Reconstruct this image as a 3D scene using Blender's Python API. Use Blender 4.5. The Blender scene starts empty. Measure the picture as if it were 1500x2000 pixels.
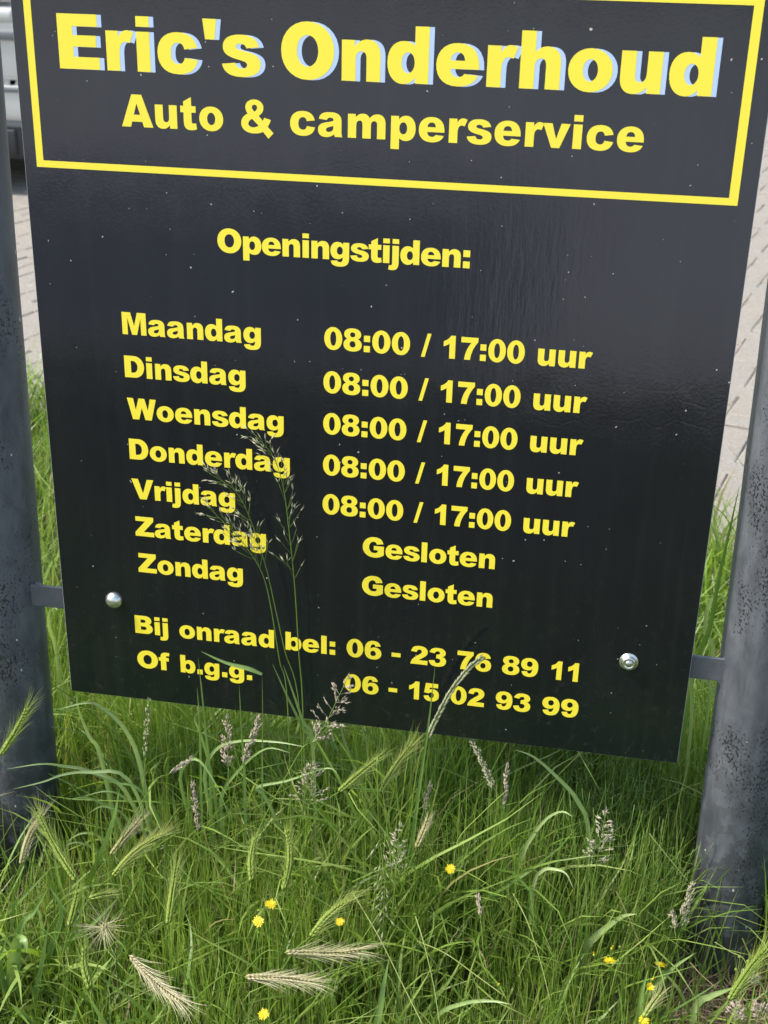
import bpy, bmesh, math, random
import numpy as np
from mathutils import Vector, Matrix, geometry, noise

# ------------------------------------------------------------------ camera, light, exposure
SC = bpy.context.scene
COL = SC.collection
CAMLOC = Vector((0.7335, -1.5639, 1.42))
CAMROT = Matrix(((0.9842582, -0.0929787, 0.1503020),
                 (0.1751532, 0.3995949, -0.8998029),
                 (0.0236026, 0.9119643, 0.4095901)))
FPX = 2518.28
cam_data = bpy.data.cameras.new('camera')
cam = bpy.data.objects.new('camera', cam_data)
COL.objects.link(cam)
cam.matrix_world = Matrix.Translation(CAMLOC) @ CAMROT.to_4x4()
cam_data.sensor_fit = 'VERTICAL'
cam_data.sensor_height = 36.0
cam_data.sensor_width = 27.0
cam_data.lens = FPX / 2000 * 36.0
cam_data.clip_start = 0.02
cam_data.clip_end = 500
cam_data.dof.use_dof = True
cam_data.dof.focus_distance = 1.72
cam_data.dof.aperture_fstop = 10.0
SC.camera = cam

SUN_TRAVEL = Vector((0.60, 0.18, -0.78)).normalized()
world = bpy.data.worlds.new('World')
SC.world = world
world.use_nodes = True
wn = world.node_tree
wn.nodes.clear()
sky = wn.nodes.new('ShaderNodeTexSky')
sky.sky_type = 'NISHITA'
sky.sun_disc = False
sky.sun_elevation = math.asin(-SUN_TRAVEL.z)
sky.sun_rotation = math.atan2(-SUN_TRAVEL.x, -SUN_TRAVEL.y)
sky.air_density = 1.3
sky.dust_density = 2.5
bg = wn.nodes.new('ShaderNodeBackground')
bg.inputs['Strength'].default_value = 0.15
wo = wn.nodes.new('ShaderNodeOutputWorld')
wn.links.new(sky.outputs[0], bg.inputs[0])
wn.links.new(bg.outputs[0], wo.inputs[0])
sun_data = bpy.data.lights.new('sun', 'SUN')
sun_data.energy = 3.1
sun_data.angle = math.radians(6.0)
sun_data.color = (1.0, 0.955, 0.88)
sun = bpy.data.objects.new('sun', sun_data)
sun.rotation_euler = SUN_TRAVEL.to_track_quat('-Z', 'Y').to_euler()
sun.location = (-5, -3, 8)
COL.objects.link(sun)
SC.view_settings.view_transform = 'Standard'
SC.view_settings.look = 'None'
SC.view_settings.gamma = 1
SC.view_settings.use_curve_mapping = False
SC.view_settings.exposure = 1.02
SC.cycles.max_bounces = 8
SC.cycles.diffuse_bounces = 3
SC.cycles.transmission_bounces = 4

# ------------------------------------------------------------------ helpers
rnd = random.Random(11)
R = math.radians


def ray(u, v):
    return CAMROT @ Vector((u - 750, -(v - 1000), -FPX))


def at_y(u, v, y):
    """point seen at photo pixel u,v on the upright plane at depth y"""
    d = ray(u, v)
    return CAMLOC + d * ((y - CAMLOC.y) / d.y)


def at_z(u, v, z):
    """point seen at photo pixel u,v at height z"""
    d = ray(u, v)
    return CAMLOC + d * ((z - CAMLOC.z) / d.z)


def link(o, parent=None):
    COL.objects.link(o)
    if parent is not None:
        o.parent = parent
    return o


def mesh_obj(name, verts, faces, mat=None, parent=None, smooth=False, tint=None):
    me = bpy.data.meshes.new(name)
    me.from_pydata([tuple(v) for v in verts], [], faces)
    if mat is not None:
        for m in (mat if isinstance(mat, (list, tuple)) else [mat]):
            me.materials.append(m)
    if smooth:
        me.polygons.foreach_set('use_smooth', [True] * len(me.polygons))
    if tint is not None:
        a = me.attributes.new('tint', 'FLOAT', 'POINT')
        a.data.foreach_set('value', tint)
    me.update()
    return link(bpy.data.objects.new(name, me), parent)


def tag(o, label=None, cat=None, group=None, kind=None):
    for k, v in (('label', label), ('category', cat), ('group', group), ('kind', kind)):
        if v:
            o[k] = v
    return o


def empty(name, loc=(0, 0, 0), rz=0):
    o = bpy.data.objects.new(name, None)
    o.empty_display_size = 0.05
    o.location = loc
    o.rotation_euler = (0, 0, rz)
    return link(o)


def bm_obj(name, bm, mat=None, parent=None, smooth=False):
    me = bpy.data.meshes.new(name)
    bm.to_mesh(me)
    bm.free()
    for m in (mat if isinstance(mat, (list, tuple)) else ([mat] if mat else [])):
        me.materials.append(m)
    if smooth:
        me.polygons.foreach_set('use_smooth', [True] * len(me.polygons))
    return link(bpy.data.objects.new(name, me), parent)


def box_bm(x0, x1, y0, y1, z0, z1, bev=0.0, seg=2):
    bm = bmesh.new()
    bmesh.ops.create_cube(bm, size=1)
    for v in bm.verts:
        v.co = Vector((x0 + (v.co.x + .5) * (x1 - x0), y0 + (v.co.y + .5) * (y1 - y0), z0 + (v.co.z + .5) * (z1 - z0)))
    if bev > 0:
        bmesh.ops.bevel(bm, geom=bm.edges[:], offset=bev, segments=seg, profile=0.5, affect='EDGES')
    return bm


class N:
    """small node-tree builder"""
    def __init__(self, name):
        self.m = bpy.data.materials.new(name)
        self.m.use_nodes = True
        self.t = self.m.node_tree
        self.t.nodes.clear()
        self.out = self.t.nodes.new('ShaderNodeOutputMaterial')
        self.b = self.t.nodes.new('ShaderNodeBsdfPrincipled')
        self.t.links.new(self.b.outputs[0], self.out.inputs[0])

    def n(self, typ, **kw):
        nd = self.t.nodes.new(typ)
        for k, v in kw.items():
            if k.startswith('_'):
                setattr(nd, k[1:], v)
            else:
                key = int(k[1:]) if k[0] == 'i' and k[1:].isdigit() else k.replace('__', ' ')
                sock = nd.inputs[key]
                if isinstance(v, bpy.types.NodeSocket):
                    self.t.links.new(v, sock)
                else:
                    sock.default_value = v
        return nd

    def set(self, **kw):
        for k, v in kw.items():
            sock = self.b.inputs[k.replace('__', ' ')]
            if isinstance(v, bpy.types.NodeSocket):
                self.t.links.new(v, sock)
            else:
                sock.default_value = v
        return self

    def coords(self, scale=(1, 1, 1), kind='Object'):
        tc = self.n('ShaderNodeTexCoord')
        mp = self.n('ShaderNodeMapping', Vector=tc.outputs[kind])
        mp.inputs['Scale'].default_value = scale
        return mp.outputs[0]

    def noise(self, vec, scale, detail=4, rough=0.55, dist=0.0):
        return self.n('ShaderNodeTexNoise', Vector=vec, Scale=scale, Detail=detail, Roughness=rough, Distortion=dist).outputs[0]

    def ramp(self, fac, stops):
        nd = self.n('ShaderNodeValToRGB', Fac=fac)
        cr = nd.color_ramp
        while len(cr.elements) < len(stops):
            cr.elements.new(0.5)
        for e, (p, c) in zip(cr.elements, stops):
            e.position = p
            e.color = (c, c, c, 1) if isinstance(c, (int, float)) else (*c, 1)
        return nd.outputs[0]

    def mix(self, fac, a, b, blend='MIX'):
        nd = self.t.nodes.new('ShaderNodeMix')
        nd.data_type = 'RGBA'
        nd.blend_type = blend
        for sock, v in ((nd.inputs[0], fac), (nd.inputs[6], a), (nd.inputs[7], b)):
            if isinstance(v, bpy.types.NodeSocket):
                self.t.links.new(v, sock)
            elif isinstance(v, tuple):
                sock.default_value = (*v, 1)
            else:
                sock.default_value = v
        return nd.outputs[2]

    def math(self, op, a, b=0.0):
        nd = self.n('ShaderNodeMath', _operation=op)
        for i, v in enumerate((a, b)):
            if isinstance(v, bpy.types.NodeSocket):
                self.t.links.new(v, nd.inputs[i])
            else:
                nd.inputs[i].default_value = v
        return nd.outputs[0]

    def bump(self, h, strength=0.3, dist=0.001, normal=None):
        nd = self.n('ShaderNodeBump', Strength=strength, Distance=dist, Height=h)
        if normal is not None:
            self.t.links.new(normal, nd.inputs['Normal'])
        return nd.outputs[0]


def simple(name, col, rough=0.5, metal=0.0, spec=0.5, bump=0.0, bscale=200, var=0.0, vscale=20):
    s = N(name)
    c = s.coords()
    base = col
    if var:
        base = s.mix(s.noise(c, vscale), tuple(x * (1 - var) for x in col), tuple(min(1, x * (1 + var)) for x in col))
        s.set(Base__Color=base)
    else:
        s.set(Base__Color=(*col, 1))
    s.set(Roughness=rough, Metallic=metal, Specular__IOR__Level=spec)
    if bump:
        s.set(Normal=s.bump(s.noise(c, bscale), bump, 0.001))
    return s.m


# ------------------------------------------------------------------ materials
def mat_board():
    s = N('black_vinyl')
    c = s.coords()
    sx = s.n('ShaderNodeSeparateXYZ', Vector=c)
    flatc = s.n('ShaderNodeCombineXYZ', X=sx.outputs[0], Y=sx.outputs[2]).outputs[0]

    # fine dirt flecks, dried on the face
    def flecks(scale, size, keep):
        w = s.n('ShaderNodeTexNoise', Vector=flatc, Scale=scale * 3.5, Detail=2)
        vv = s.n('ShaderNodeVectorMath', _operation='MULTIPLY_ADD')
        s.t.links.new(w.outputs[1], vv.inputs[0])
        vv.inputs[1].default_value = (0.22 / scale,) * 3
        s.t.links.new(flatc, vv.inputs[2])
        v = s.n('ShaderNodeTexVoronoi', _feature='F1', _voronoi_dimensions='2D', Vector=vv.outputs[0], Scale=scale)
        sep = s.n('ShaderNodeSeparateColor', Color=v.outputs['Color'])
        k = s.math('GREATER_THAN', sep.outputs[0], keep)
        rad = s.math('MULTIPLY', s.math('POWER', sep.outputs[1], 2.0), size)
        d = s.math('LESS_THAN', v.outputs['Distance'], rad)
        return s.math('MULTIPLY', d, k)
    f = s.math('ADD', flecks(15, 0.016, 0.50), flecks(36, 0.034, 0.72))
    f = s.math('MINIMUM', f, 1.0)
    haze = s.noise(s.coords((1, 1, 0.5)), 9, 5, 0.6)
    base = s.mix(s.ramp(haze, [(0.35, 0.0), (0.75, 1.0)]), (0.0035, 0.0055, 0.0085), (0.0068, 0.0090, 0.0125))
    # thin rain-washed dust: streaks down the face and splashes towards the lower edge
    dust = s.ramp(s.noise(s.coords((42, 1, 1.6)), 1.0, 5, 0.62), [(0.50, 0.0), (0.85, 0.30)])
    low = s.n('ShaderNodeMapRange', Value=sx.outputs[2], i1=0.75, i2=0.37, i3=0.0, i4=1.0).outputs[0]
    splash = s.ramp(s.noise(c, 75, 5, 0.7), [(0.56, 0.0), (0.80, 0.34)])
    base = s.mix(s.math('ADD', s.math('MULTIPLY', dust, 0.30), s.math('MULTIPLY', splash, low)), base, (0.085, 0.082, 0.075))
    base = s.mix(s.math('MULTIPLY', f, 0.85), base, (0.55, 0.53, 0.48))
    s.set(Base__Color=base)
    rg = s.noise(c, 14, 5, 0.6)
    s.set(Roughness=s.n('ShaderNodeMapRange', Value=rg, i3=0.10, i4=0.17).outputs[0], Specular__IOR__Level=0.62)
    # old lettering edges that stand through the film: faint rings, plus vertical ripples and orange peel
    vo = s.n('ShaderNodeTexVoronoi', _feature='DISTANCE_TO_EDGE', Vector=s.coords((1, 1, 1)), Scale=26)
    ring = s.ramp(vo.outputs['Distance'], [(0.0, 0.0), (0.05, 1.0)])
    msk = s.ramp(s.noise(s.coords(), 3.2, 2), [(0.55, 0.0), (0.66, 1.0)])
    ripple = s.noise(s.coords((90, 1, 14)), 1.6, 4, 0.6)
    peel = s.noise(s.coords((1, 1, 1)), 240, 3, 0.6)
    n1 = s.bump(ripple, 0.22, 0.0012)
    n2 = s.bump(peel, 0.24, 0.0004, n1)
    n3 = s.bump(s.math('MULTIPLY', ring, msk), 0.06, 0.0005, n2)
    big = s.noise(s.coords(), 6.0, 2, 0.5)
    n4 = s.bump(big, 0.35, 0.004, n3)
    s.set(Normal=n4)
    return s.m


def mat_post():
    s = N('weathered_post_paint')
    c = s.coords()
    mott = s.noise(s.coords((1, 1, 0.45)), 28, 7, 0.68, 0.4)
    base = s.mix(s.ramp(mott, [(0.3, 0.0), (0.7, 1.0)]), (0.044, 0.049, 0.060), (0.110, 0.118, 0.133))
    streak = s.noise(s.coords((60, 60, 2.2)), 1.0, 5, 0.6)
    base = s.mix(s.ramp(streak, [(0.48, 0.0), (0.72, 0.55)]), base, (0.035, 0.038, 0.046))
    # chips down to the old black primer, gathered in patches
    ch = s.noise(s.coords((1, 1, 0.7)), 330, 4, 0.75)
    where = s.noise(s.coords((1, 1, 0.5)), 16, 3, 0.6)
    cover = s.ramp(where, [(0.38, 0.0), (0.66, 0.185)])
    chip = s.ramp(s.math('ADD', ch, cover), [(0.685, 0.0), (0.715, 1.0)])
    base = s.mix(chip, base, (0.008, 0.009, 0.011))
    # dark patches, coming in towards the foot (object z is height)
    sep = s.n('ShaderNodeSeparateXYZ', Vector=c)
    foot = s.n('ShaderNodeMapRange', Value=sep.outputs[2], i1=0.50, i2=0.15, i3=0.0, i4=1.0).outputs[0]
    old = s.ramp(s.noise(c, 34, 5, 0.62), [(0.44, 0.0), (0.50, 1.0)])
    base = s.mix(s.math('MULTIPLY', s.math('MULTIPLY', foot, old), 0.55), base, (0.014, 0.016, 0.017))
    # white bird-lime or scratch flecks
    wv = s.n('ShaderNodeTexVoronoi', Vector=s.coords((1, 1, .6)), Scale=70)
    wsep = s.n('ShaderNodeSeparateColor', Color=wv.outputs['Color'])
    wf = s.math('MULTIPLY', s.math('LESS_THAN', wv.outputs['Distance'], 0.12), s.math('GREATER_THAN', wsep.outputs[0], 0.93))
    base = s.mix(wf, base, (0.45, 0.44, 0.40))
    s.set(Base__Color=base, Roughness=s.n('ShaderNodeMapRange', Value=mott, i3=0.38, i4=0.62).outputs[0], Specular__IOR__Level=0.5)
    h = s.math('SUBTRACT', s.math('MULTIPLY', mott, 0.5), chip)
    n1 = s.bump(s.noise(c, 520, 3, 0.6), 0.30, 0.0006)
    s.set(Normal=s.bump(h, 0.55, 0.0012, n1))
    return s.m


def mat_leaf(name, stops, rough=0.42, trans=0.35, along=None):
    """plant tissue; colour picked by the per-piece 'tint' attribute, with fine veins"""
    s = N(name)
    at = s.n('ShaderNodeAttribute')
    at.attribute_name = 'tint'
    col = s.ramp(at.outputs['Fac'], stops)
    c = s.coords()
    nz = s.noise(c, 60, 3, 0.6)
    col = s.mix(s.ramp(nz, [(0.3, 0.0), (0.7, 0.35)]), col, s.mix(1.0, col, (0.70, 0.74, 0.60), 'MULTIPLY'))
    s.set(Base__Color=col, Roughness=rough, Specular__IOR__Level=0.45)
    tr = s.n('ShaderNodeBsdfTranslucent', Color=s.mix(1.0, col, (1.0, 1.0, 0.45), 'MULTIPLY'))
    mx = s.n('ShaderNodeMixShader', i0=trans)
    s.t.links.new(s.b.outputs[0], mx.inputs[1])
    s.t.links.new(tr.outputs[0], mx.inputs[2])
    s.t.links.new(mx.outputs[0], s.out.inputs[0])
    return s.m


M = {}
M['board'] = mat_board()
M['board_edge'] = simple('board_cut_edge', (0.42, 0.43, 0.45), 0.45, 0.3)
M['yellow'] = simple('yellow_film', (0.86, 0.70, 0.045), 0.32, var=0.03, vscale=8, bump=0.05, bscale=300)
M['paleblue'] = simple('pale_blue_film', (0.42, 0.55, 0.82), 0.32, var=0.05, vscale=8)
M['post'] = mat_post()
M['bar'] = simple('bar_paint', (0.085, 0.090, 0.102), 0.4, var=0.35, vscale=60, bump=0.3, bscale=300)
M['steel'] = simple('galvanised_steel', (0.62, 0.62, 0.58), 0.26, 0.92, var=0.25, vscale=180, bump=0.3, bscale=260)
G_STOPS = [(0.0, (0.090, 0.175, 0.026)), (0.35, (0.195, 0.315, 0.050)), (0.70, (0.330, 0.440, 0.110)), (0.88, (0.36, 0.42, 0.13)), (0.94, (0.30, 0.25, 0.11)), (1.0, (0.42, 0.34, 0.20))]
M['grass'] = mat_leaf('grass_blades', G_STOPS, 0.42, 0.45)
M['broad'] = mat_leaf('broad_leaf', [(0.0, (0.125, 0.235, 0.042)), (0.6, (0.240, 0.365, 0.105)), (1.0, (0.40, 0.50, 0.23))], 0.34, 0.40)
M['horsetail'] = mat_leaf('horsetail_green', [(0.0, (0.075, 0.150, 0.022)), (1.0, (0.185, 0.300, 0.055))], 0.5, 0.3)
M['straw'] = mat_leaf('dry_straw', [(0.0, (0.16, 0.11, 0.07)), (0.5, (0.30, 0.22, 0.14)), (1.0, (0.46, 0.38, 0.26))], 0.6, 0.25)
M['ear'] = mat_leaf('barley_ear', [(0.0, (0.17, 0.28, 0.035)), (0.45, (0.33, 0.42, 0.08)), (0.75, (0.46, 0.43, 0.20)), (1.0, (0.60, 0.53, 0.36))], 0.5, 0.35)
M['panicle'] = mat_leaf('panicle_chaff', [(0.0, (0.16, 0.22, 0.08)), (0.4, (0.34, 0.38, 0.20)), (0.7, (0.58, 0.52, 0.40)), (1.0, (0.50, 0.40, 0.33))], 0.6, 0.3)
M['petal'] = mat_leaf('yellow_petal', [(0.0, (0.78, 0.52, 0.010)), (1.0, (0.85, 0.66, 0.015))], 0.5, 0.35)
M['disc'] = simple('flower_disc', (0.74, 0.44, 0.01), 0.7)


def mat_soil():
    s = N('verge_soil')
    c = s.coords()
    n = s.noise(c, 22, 8, 0.68)
    base = s.ramp(n, [(0.25, (0.018, 0.014, 0.009)), (0.5, (0.055, 0.040, 0.026)), (0.75, (0.12, 0.092, 0.060))])
    g = s.ramp(s.noise(c, 4, 4), [(0.45, 0.0), (0.6, 0.7)])
    base = s.mix(g, base, (0.030, 0.050, 0.014))
    s.set(Base__Color=base, Roughness=0.95, Normal=s.bump(n, 0.9, 0.012))
    return s.m


def mat_brick():
    s = N('concrete_paver')
    c = s.coords()
    oi = s.n('ShaderNodeObjectInfo')
    at = s.n('ShaderNodeAttribute')
    at.attribute_name = 'tint'
    n = s.noise(c, 90, 6, 0.7)
    col = s.ramp(n, [(0.25, (0.155, 0.140, 0.118)), (0.5, (0.240, 0.222, 0.190)), (0.75, (0.325, 0.303, 0.262))])
    col = s.mix(s.math('MULTIPLY', at.outputs['Fac'], 0.30), col, (0.27, 0.235, 0.19))
    grime = s.ramp(s.noise(s.coords(kind='Object'), 14, 4), [(0.5, 0.0), (0.75, 0.5)])
    col = s.mix(grime, col, (0.23, 0.18, 0.13))
    s.set(Base__Color=col, Roughness=0.9, Specular__IOR__Level=0.25)
    st = s.noise(s.coords((1, 1, 1)), 34, 6, 0.65)
    s.set(Normal=s.bump(s.math('ADD', s.math('MULTIPLY', n, 0.5), st), 0.8, 0.006))
    return s.m


M['soil'] = mat_soil()
M['brick'] = mat_brick()
M['joint'] = simple('joint_sand', (0.22, 0.18, 0.13), 0.95, var=0.3, vscale=40, bump=0.5, bscale=300)
M['reflect_pale'] = simple('reflection_concrete', (0.40, 0.41, 0.43), 0.8, var=0.15, vscale=2)  # pale surface of the unseen ground added for the board's reflections
M['asphalt'] = simple('road_asphalt', (0.12, 0.13, 0.155), 0.85, var=0.25, vscale=30, bump=0.5, bscale=400)
M['kerb'] = simple('kerb_concrete', (0.36, 0.35, 0.33), 0.85, var=0.2, vscale=30, bump=0.4, bscale=200)
M['field'] = simple('far_ground', (0.10, 0.12, 0.05), 0.95, var=0.4, vscale=3)

# ------------------------------------------------------------------ ground, verge, road, pavement
g = mesh_obj('ground', [(-120, -120, -0.05), (120, -120, -0.05), (120, 160, -0.05), (-120, 160, -0.05)], [(0, 1, 2, 3)], M['field'])
tag(g, kind='structure')

EDGE_A = R(-14.5)                                  # the paving runs at a slight angle behind the sign
EX, EY = math.cos(EDGE_A), math.sin(EDGE_A)
E0 = Vector((0.0, 1.80))                           # point on the grass / paving edge


def edge_y(x):
    return E0.y + math.tan(EDGE_A) * x


def verge():
    nx, ny = 120, 90
    vs, fs = [], []
    for j in range(ny + 1):
        for i in range(nx + 1):
            x = -7 + 14 * i / nx
            y0, y1 = -2.7, edge_y(x) + 0.03
            y = y0 + (y1 - y0) * j / ny
            z = 0.0
            if 0 < j < ny:
                z = 0.022 * (noise.noise(Vector((x * 2.1, y * 2.1, 3))) + 0.5 * noise.noise(Vector((x * 7, y * 7, 8)))) - 0.004
            vs.append((x, y, z))
    for j in range(ny):
        for i in range(nx):
            a = j * (nx + 1) + i
            fs.append((a, a + 1, a + nx + 2, a + nx + 1))
    return tag(mesh_obj('verge_soil', vs, fs, M['soil'], smooth=True), kind='structure')


verge()
rd = bm_obj('road', box_bm(-60, 60, -6.2, -2.85, -0.045, -0.03), M['asphalt'])
tag(rd, kind='structure')
refl_ground = bm_obj('unseen_pale_ground', box_bm(-60, 60, -70, -6.2, -0.045, -0.024), M['reflect_pale'])  # unseen bright ground behind the camera, added to lighten the upper board's reflection
tag(refl_ground, kind='structure')
refl_slab = bm_obj('added_reflection_slab', box_bm(0.35, 3.6, -6.15, -2.86, -0.029, -0.020), M['reflect_pale'])  # unseen pale slab, added so the board's right side reflects lighter
tag(refl_slab, kind='structure')
kb = bm_obj('kerb', box_bm(-40, 40, -2.85, -2.70, -0.045, 0.015, 0.012), M['kerb'])
tag(kb, kind='structure')

# herringbone pavers, 210 x 105 mm, each its own brick where the photo lets one see it
pave = mesh_obj('pavement', [(-9, edge_y(-9) + .03, -0.0055), (9, edge_y(9) + .03, -0.0055), (9, 14.0, -0.0055), (-9, 14.0, -0.0055)],
                [(0, 1, 2, 3)], M['joint'])
tag(pave, kind='structure')


def brick_geo(r, L=0.2082, Wd=0.1032):
    """chamfered worn paver, top at z = 0"""
    a, b = L / 2, Wd / 2
    c = 0.0045
    bot = [(-a, -b, -0.03), (a, -b, -0.03), (a, b, -0.03), (-a, b, -0.03)]
    mid = [(x, y, -c * r.uniform(.6, 1.3)) for x, y, _ in bot]
    top = [(x * (1 - c * r.uniform(.8, 1.8) / a), y * (1 - c * r.uniform(.8, 1.8) / b), r.uniform(-.0008, .0008)) for x, y, _ in bot]
    vs = bot + mid + top
    fs = [(8, 9, 10, 11)]
    for k in range(4):
        n = (k + 1) % 4
        fs += [(k, n, 4 + n, 4 + k), (4 + k, 4 + n, 8 + n, 8 + k)]
    return vs, fs


def pavement_bricks():
    r = random.Random(5)
    P = 0.105
    items = []
    # herringbone tiling: translation vectors (1,1) and (2,-2)... in units of P
    for i in range(-110, 150):
        for j in range(-60, 60):
            ox = i + 2 * j
            oy = i - 2 * j
            for (cx, cy, rot) in ((ox + 1.0, oy + 0.5, 0), (ox + 0.5, oy + 2.0, 1)):
                x0, y0 = cx * P, cy * P
                x = E0.x + x0 * EX - y0 * EY
                y = E0.y + x0 * EY + y0 * EX
                off = -(x0 * 0) + y0
                if off < 0.06 or y > 12 or abs(x) > 6.2:
                    continue
                items.append((x, y, rot))
    inv = CAMROT.transposed()
    lst = []
    for (x, y, rot) in items:
        p = inv @ (Vector((x, y, 0)) - CAMLOC)
        vis = 0
        if p.z < -0.1:
            u = 750 + FPX * p.x / -p.z
            v = 1000 - FPX * p.y / -p.z
            xl = (CAMLOC.x + (x - CAMLOC.x) * (-CAMLOC.y) / (y - CAMLOC.y))   # where the sight line crosses the board plane
            if -20 < u < 1525 and -20 < v < 1100 and (xl > 0.86 or xl < 0.03):
                vis = 1
        lst.append((0 if vis else 1, y, x, rot))
    lst.sort()
    meshes = []
    for k in range(6):
        vs, fs = brick_geo(r)
        me = bpy.data.meshes.new('brick')
        me.from_pydata(vs, [], fs)
        me.materials.append(M['brick'])
        a = me.attributes.new('tint', 'FLOAT', 'POINT')
        a.data.foreach_set('value', [r.random()] * len(vs))
        meshes.append(me)
    n = 0
    V, F, T = [], [], []
    for vis, y, x, rot in lst:
        ang = EDGE_A + (math.pi / 2 if rot else 0) + r.gauss(0, .008)
        z = 0.004 + r.gauss(0, .0016)
        tx, ty = r.gauss(0, .010), r.gauss(0, .010)
        if vis == 0 and n < 290:
            o = bpy.data.objects.new('brick', meshes[n % 6])
            link(o, pave)
            o.location = (x, y, z)
            o.rotation_euler = (tx, ty, ang)
            n += 1
        else:
            vs, fs = brick_geo(r)
            b0 = len(V)
            c, s_ = math.cos(ang), math.sin(ang)
            for (px, py, pz) in vs:
                V.append((x + px * c - py * s_, y + px * s_ + py * c, z + pz + px * ty * .5 + py * tx * .5))
            F += [tuple(q + b0 for q in f) for f in fs]
            T += [r.random()] * 0 + [(hash((round(x, 3), round(y, 3))) % 97) / 97] * len(vs)
    o = mesh_obj('bricks', V, F, M['brick'], pave, tint=T)
    tag(o, kind='stuff')


pavement_bricks()

# ------------------------------------------------------------------ lettering: heavy grotesque outlines (2048 units per em)
GL = {}
ADV = {}


def flat(cmds, n=7):
    """'M x y L x y C 6 H x y V x y' -> loops. H: quarter arc leaving horizontally, V: leaving vertically"""
    tk = cmds.split()
    loops, cur, i, K = [], [], 0, 0.58

    def cub(p0, c1, c2, p1):
        for k in range(1, n + 1):
            t = k / n
            a, b, c, d = (1 - t) ** 3, 3 * t * (1 - t) ** 2, 3 * t * t * (1 - t), t ** 3
            cur.append((a * p0[0] + b * c1[0] + c * c2[0] + d * p1[0], a * p0[1] + b * c1[1] + c * c2[1] + d * p1[1]))
    while i < len(tk):
        c = tk[i]
        i += 1
        if c in 'ML':
            p = (float(tk[i]), float(tk[i + 1]))
            i += 2
            if c == 'M':
                if cur:
                    loops.append(cur)
                cur = []
            cur.append(p)
        elif c == 'C':
            q = [float(x) for x in tk[i:i + 6]]
            i += 6
            cub(cur[-1], q[0:2], q[2:4], q[4:6])
        elif c in 'HV':
            p0 = cur[-1]
            p1 = (float(tk[i]), float(tk[i + 1]))
            i += 2
            dx, dy = p1[0] - p0[0], p1[1] - p0[1]
            if c == 'H':
                cub(p0, (p0[0] + K * dx, p0[1]), (p1[0], p1[1] - K * dy), p1)
            else:
                cub(p0, (p0[0], p0[1] + K * dy), (p1[0] - K * dx, p1[1]), p1)
    if cur:
        loops.append(cur)
    out = []
    for l in loops:
        if math.dist(l[0], l[-1]) < 1:
            l = l[:-1]
        out.append(l)
    return out


def oval(x0, y0, x1, y1):
    mx, my = (x0 + x1) / 2, (y0 + y1) / 2
    return f'M {mx} {y1} H {x1} {my} V {mx} {y0} H {x0} {my} V {mx} {y1}'


def rect(x0, y0, x1, y1):
    return f'M {x0} {y1} L {x1} {y1} L {x1} {y0} L {x0} {y0}'


def G(ch, adv, *groups):
    """each group: outer loop followed by its holes"""
    ADV[ch] = adv
    GL[ch] = [flat(s) for s in groups]


def xf(ch, src, fn):
    ADV[ch] = ADV[src]
    GL[ch] = [[[fn(*p) for p in l] for l in g] for g in GL[src]]


G('E', 1479, 'M 149 1466 L 1365 1466 L 1365 1140 L 604 1140 L 604 905 L 1310 905 L 1310 600 L 604 600 L 604 326 L 1388 326 L 1388 0 L 149 0')
G('M', 1933, 'M 145 1466 L 740 1466 L 970 575 L 1200 1466 L 1795 1466 L 1795 0 L 1425 0 L 1425 1110 L 1145 0 L 800 0 L 515 1110 L 515 0 L 145 0')
G('D', 1593, 'M 151 1466 L 820 1466 H 1507 740 V 820 0 L 151 0 ' + 'M 604 1134 L 730 1134 H 1054 735 V 730 332 L 604 332')
G('W', 2048, 'M 4 1466 L 440 1466 L 600 650 L 815 1466 L 1240 1466 L 1454 650 L 1612 1466 L 2044 1466 L 1690 0 L 1245 0 L 1024 830 L 805 0 L 360 0')
G('V', 1593, 'M 2 1466 L 485 1466 L 805 430 L 1115 1466 L 1590 1466 L 1040 0 L 550 0')
G('Z', 1479, 'M 96 1466 L 1395 1466 L 1395 1165 L 660 330 L 1420 330 L 1420 0 L 49 0 L 49 295 L 790 1138 L 96 1138')
G('G', 1706, 'M 880 845 L 1600 845 L 1600 205 C 1400 65 1210 -25 920 -25 H 87 733 V 890 1491 C 1260 1491 1490 1370 1555 1030 L 1095 965 C 1060 1090 990 1160 870 1160 H 545 735 V 895 310 C 990 310 1060 335 1150 385 L 1150 545 L 880 545')
G('B', 1593, 'M 151 1466 L 980 1466 H 1440 1095 C 1440 935 1360 830 1225 775 C 1415 730 1510 605 1510 415 V 1000 0 L 151 0 M 604 1160 L 820 1160 H 985 1025 V 820 890 L 604 890 M 604 595 L 840 595 H 1045 448 V 840 305 L 604 305')
G('O', 1706, oval(85, -25, 1622, 1491) + ' ' + oval(545, 325, 1160, 1141))
G('A', 1593, 'M 552 1466 L 1055 1466 L 1602 0 L 1125 0 L 1050 240 L 530 240 L 455 0 L -8 0 M 790 1075 L 628 555 L 953 555')
G('&', 1820, 'M 790 1491 H 1270 1140 C 1270 980 1190 870 1010 770 L 1235 555 C 1262 600 1280 640 1300 700 L 1660 610 C 1620 500 1560 390 1490 300 L 1800 20 L 1520 -235 L 1240 60 C 1080 0 920 -25 720 -25 H 60 400 C 60 610 190 760 420 850 C 340 950 300 1040 300 1140 V 790 1491 M 790 1260 H 935 1140 C 935 1060 880 1010 785 945 C 700 1020 650 1075 650 1140 V 790 1260 M 650 630 C 510 560 445 480 445 400 V 700 245 C 810 245 910 280 1000 335 L 650 630')
G("'", 569, 'M 80 1466 L 490 1466 L 428 930 L 148 930')
G(':', 683, rect(137, 664, 547, 1062), rect(137, 0, 547, 398))
G('.', 683, rect(137, 0, 547, 398))
G('-', 683, rect(70, 385, 620, 700))
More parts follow.
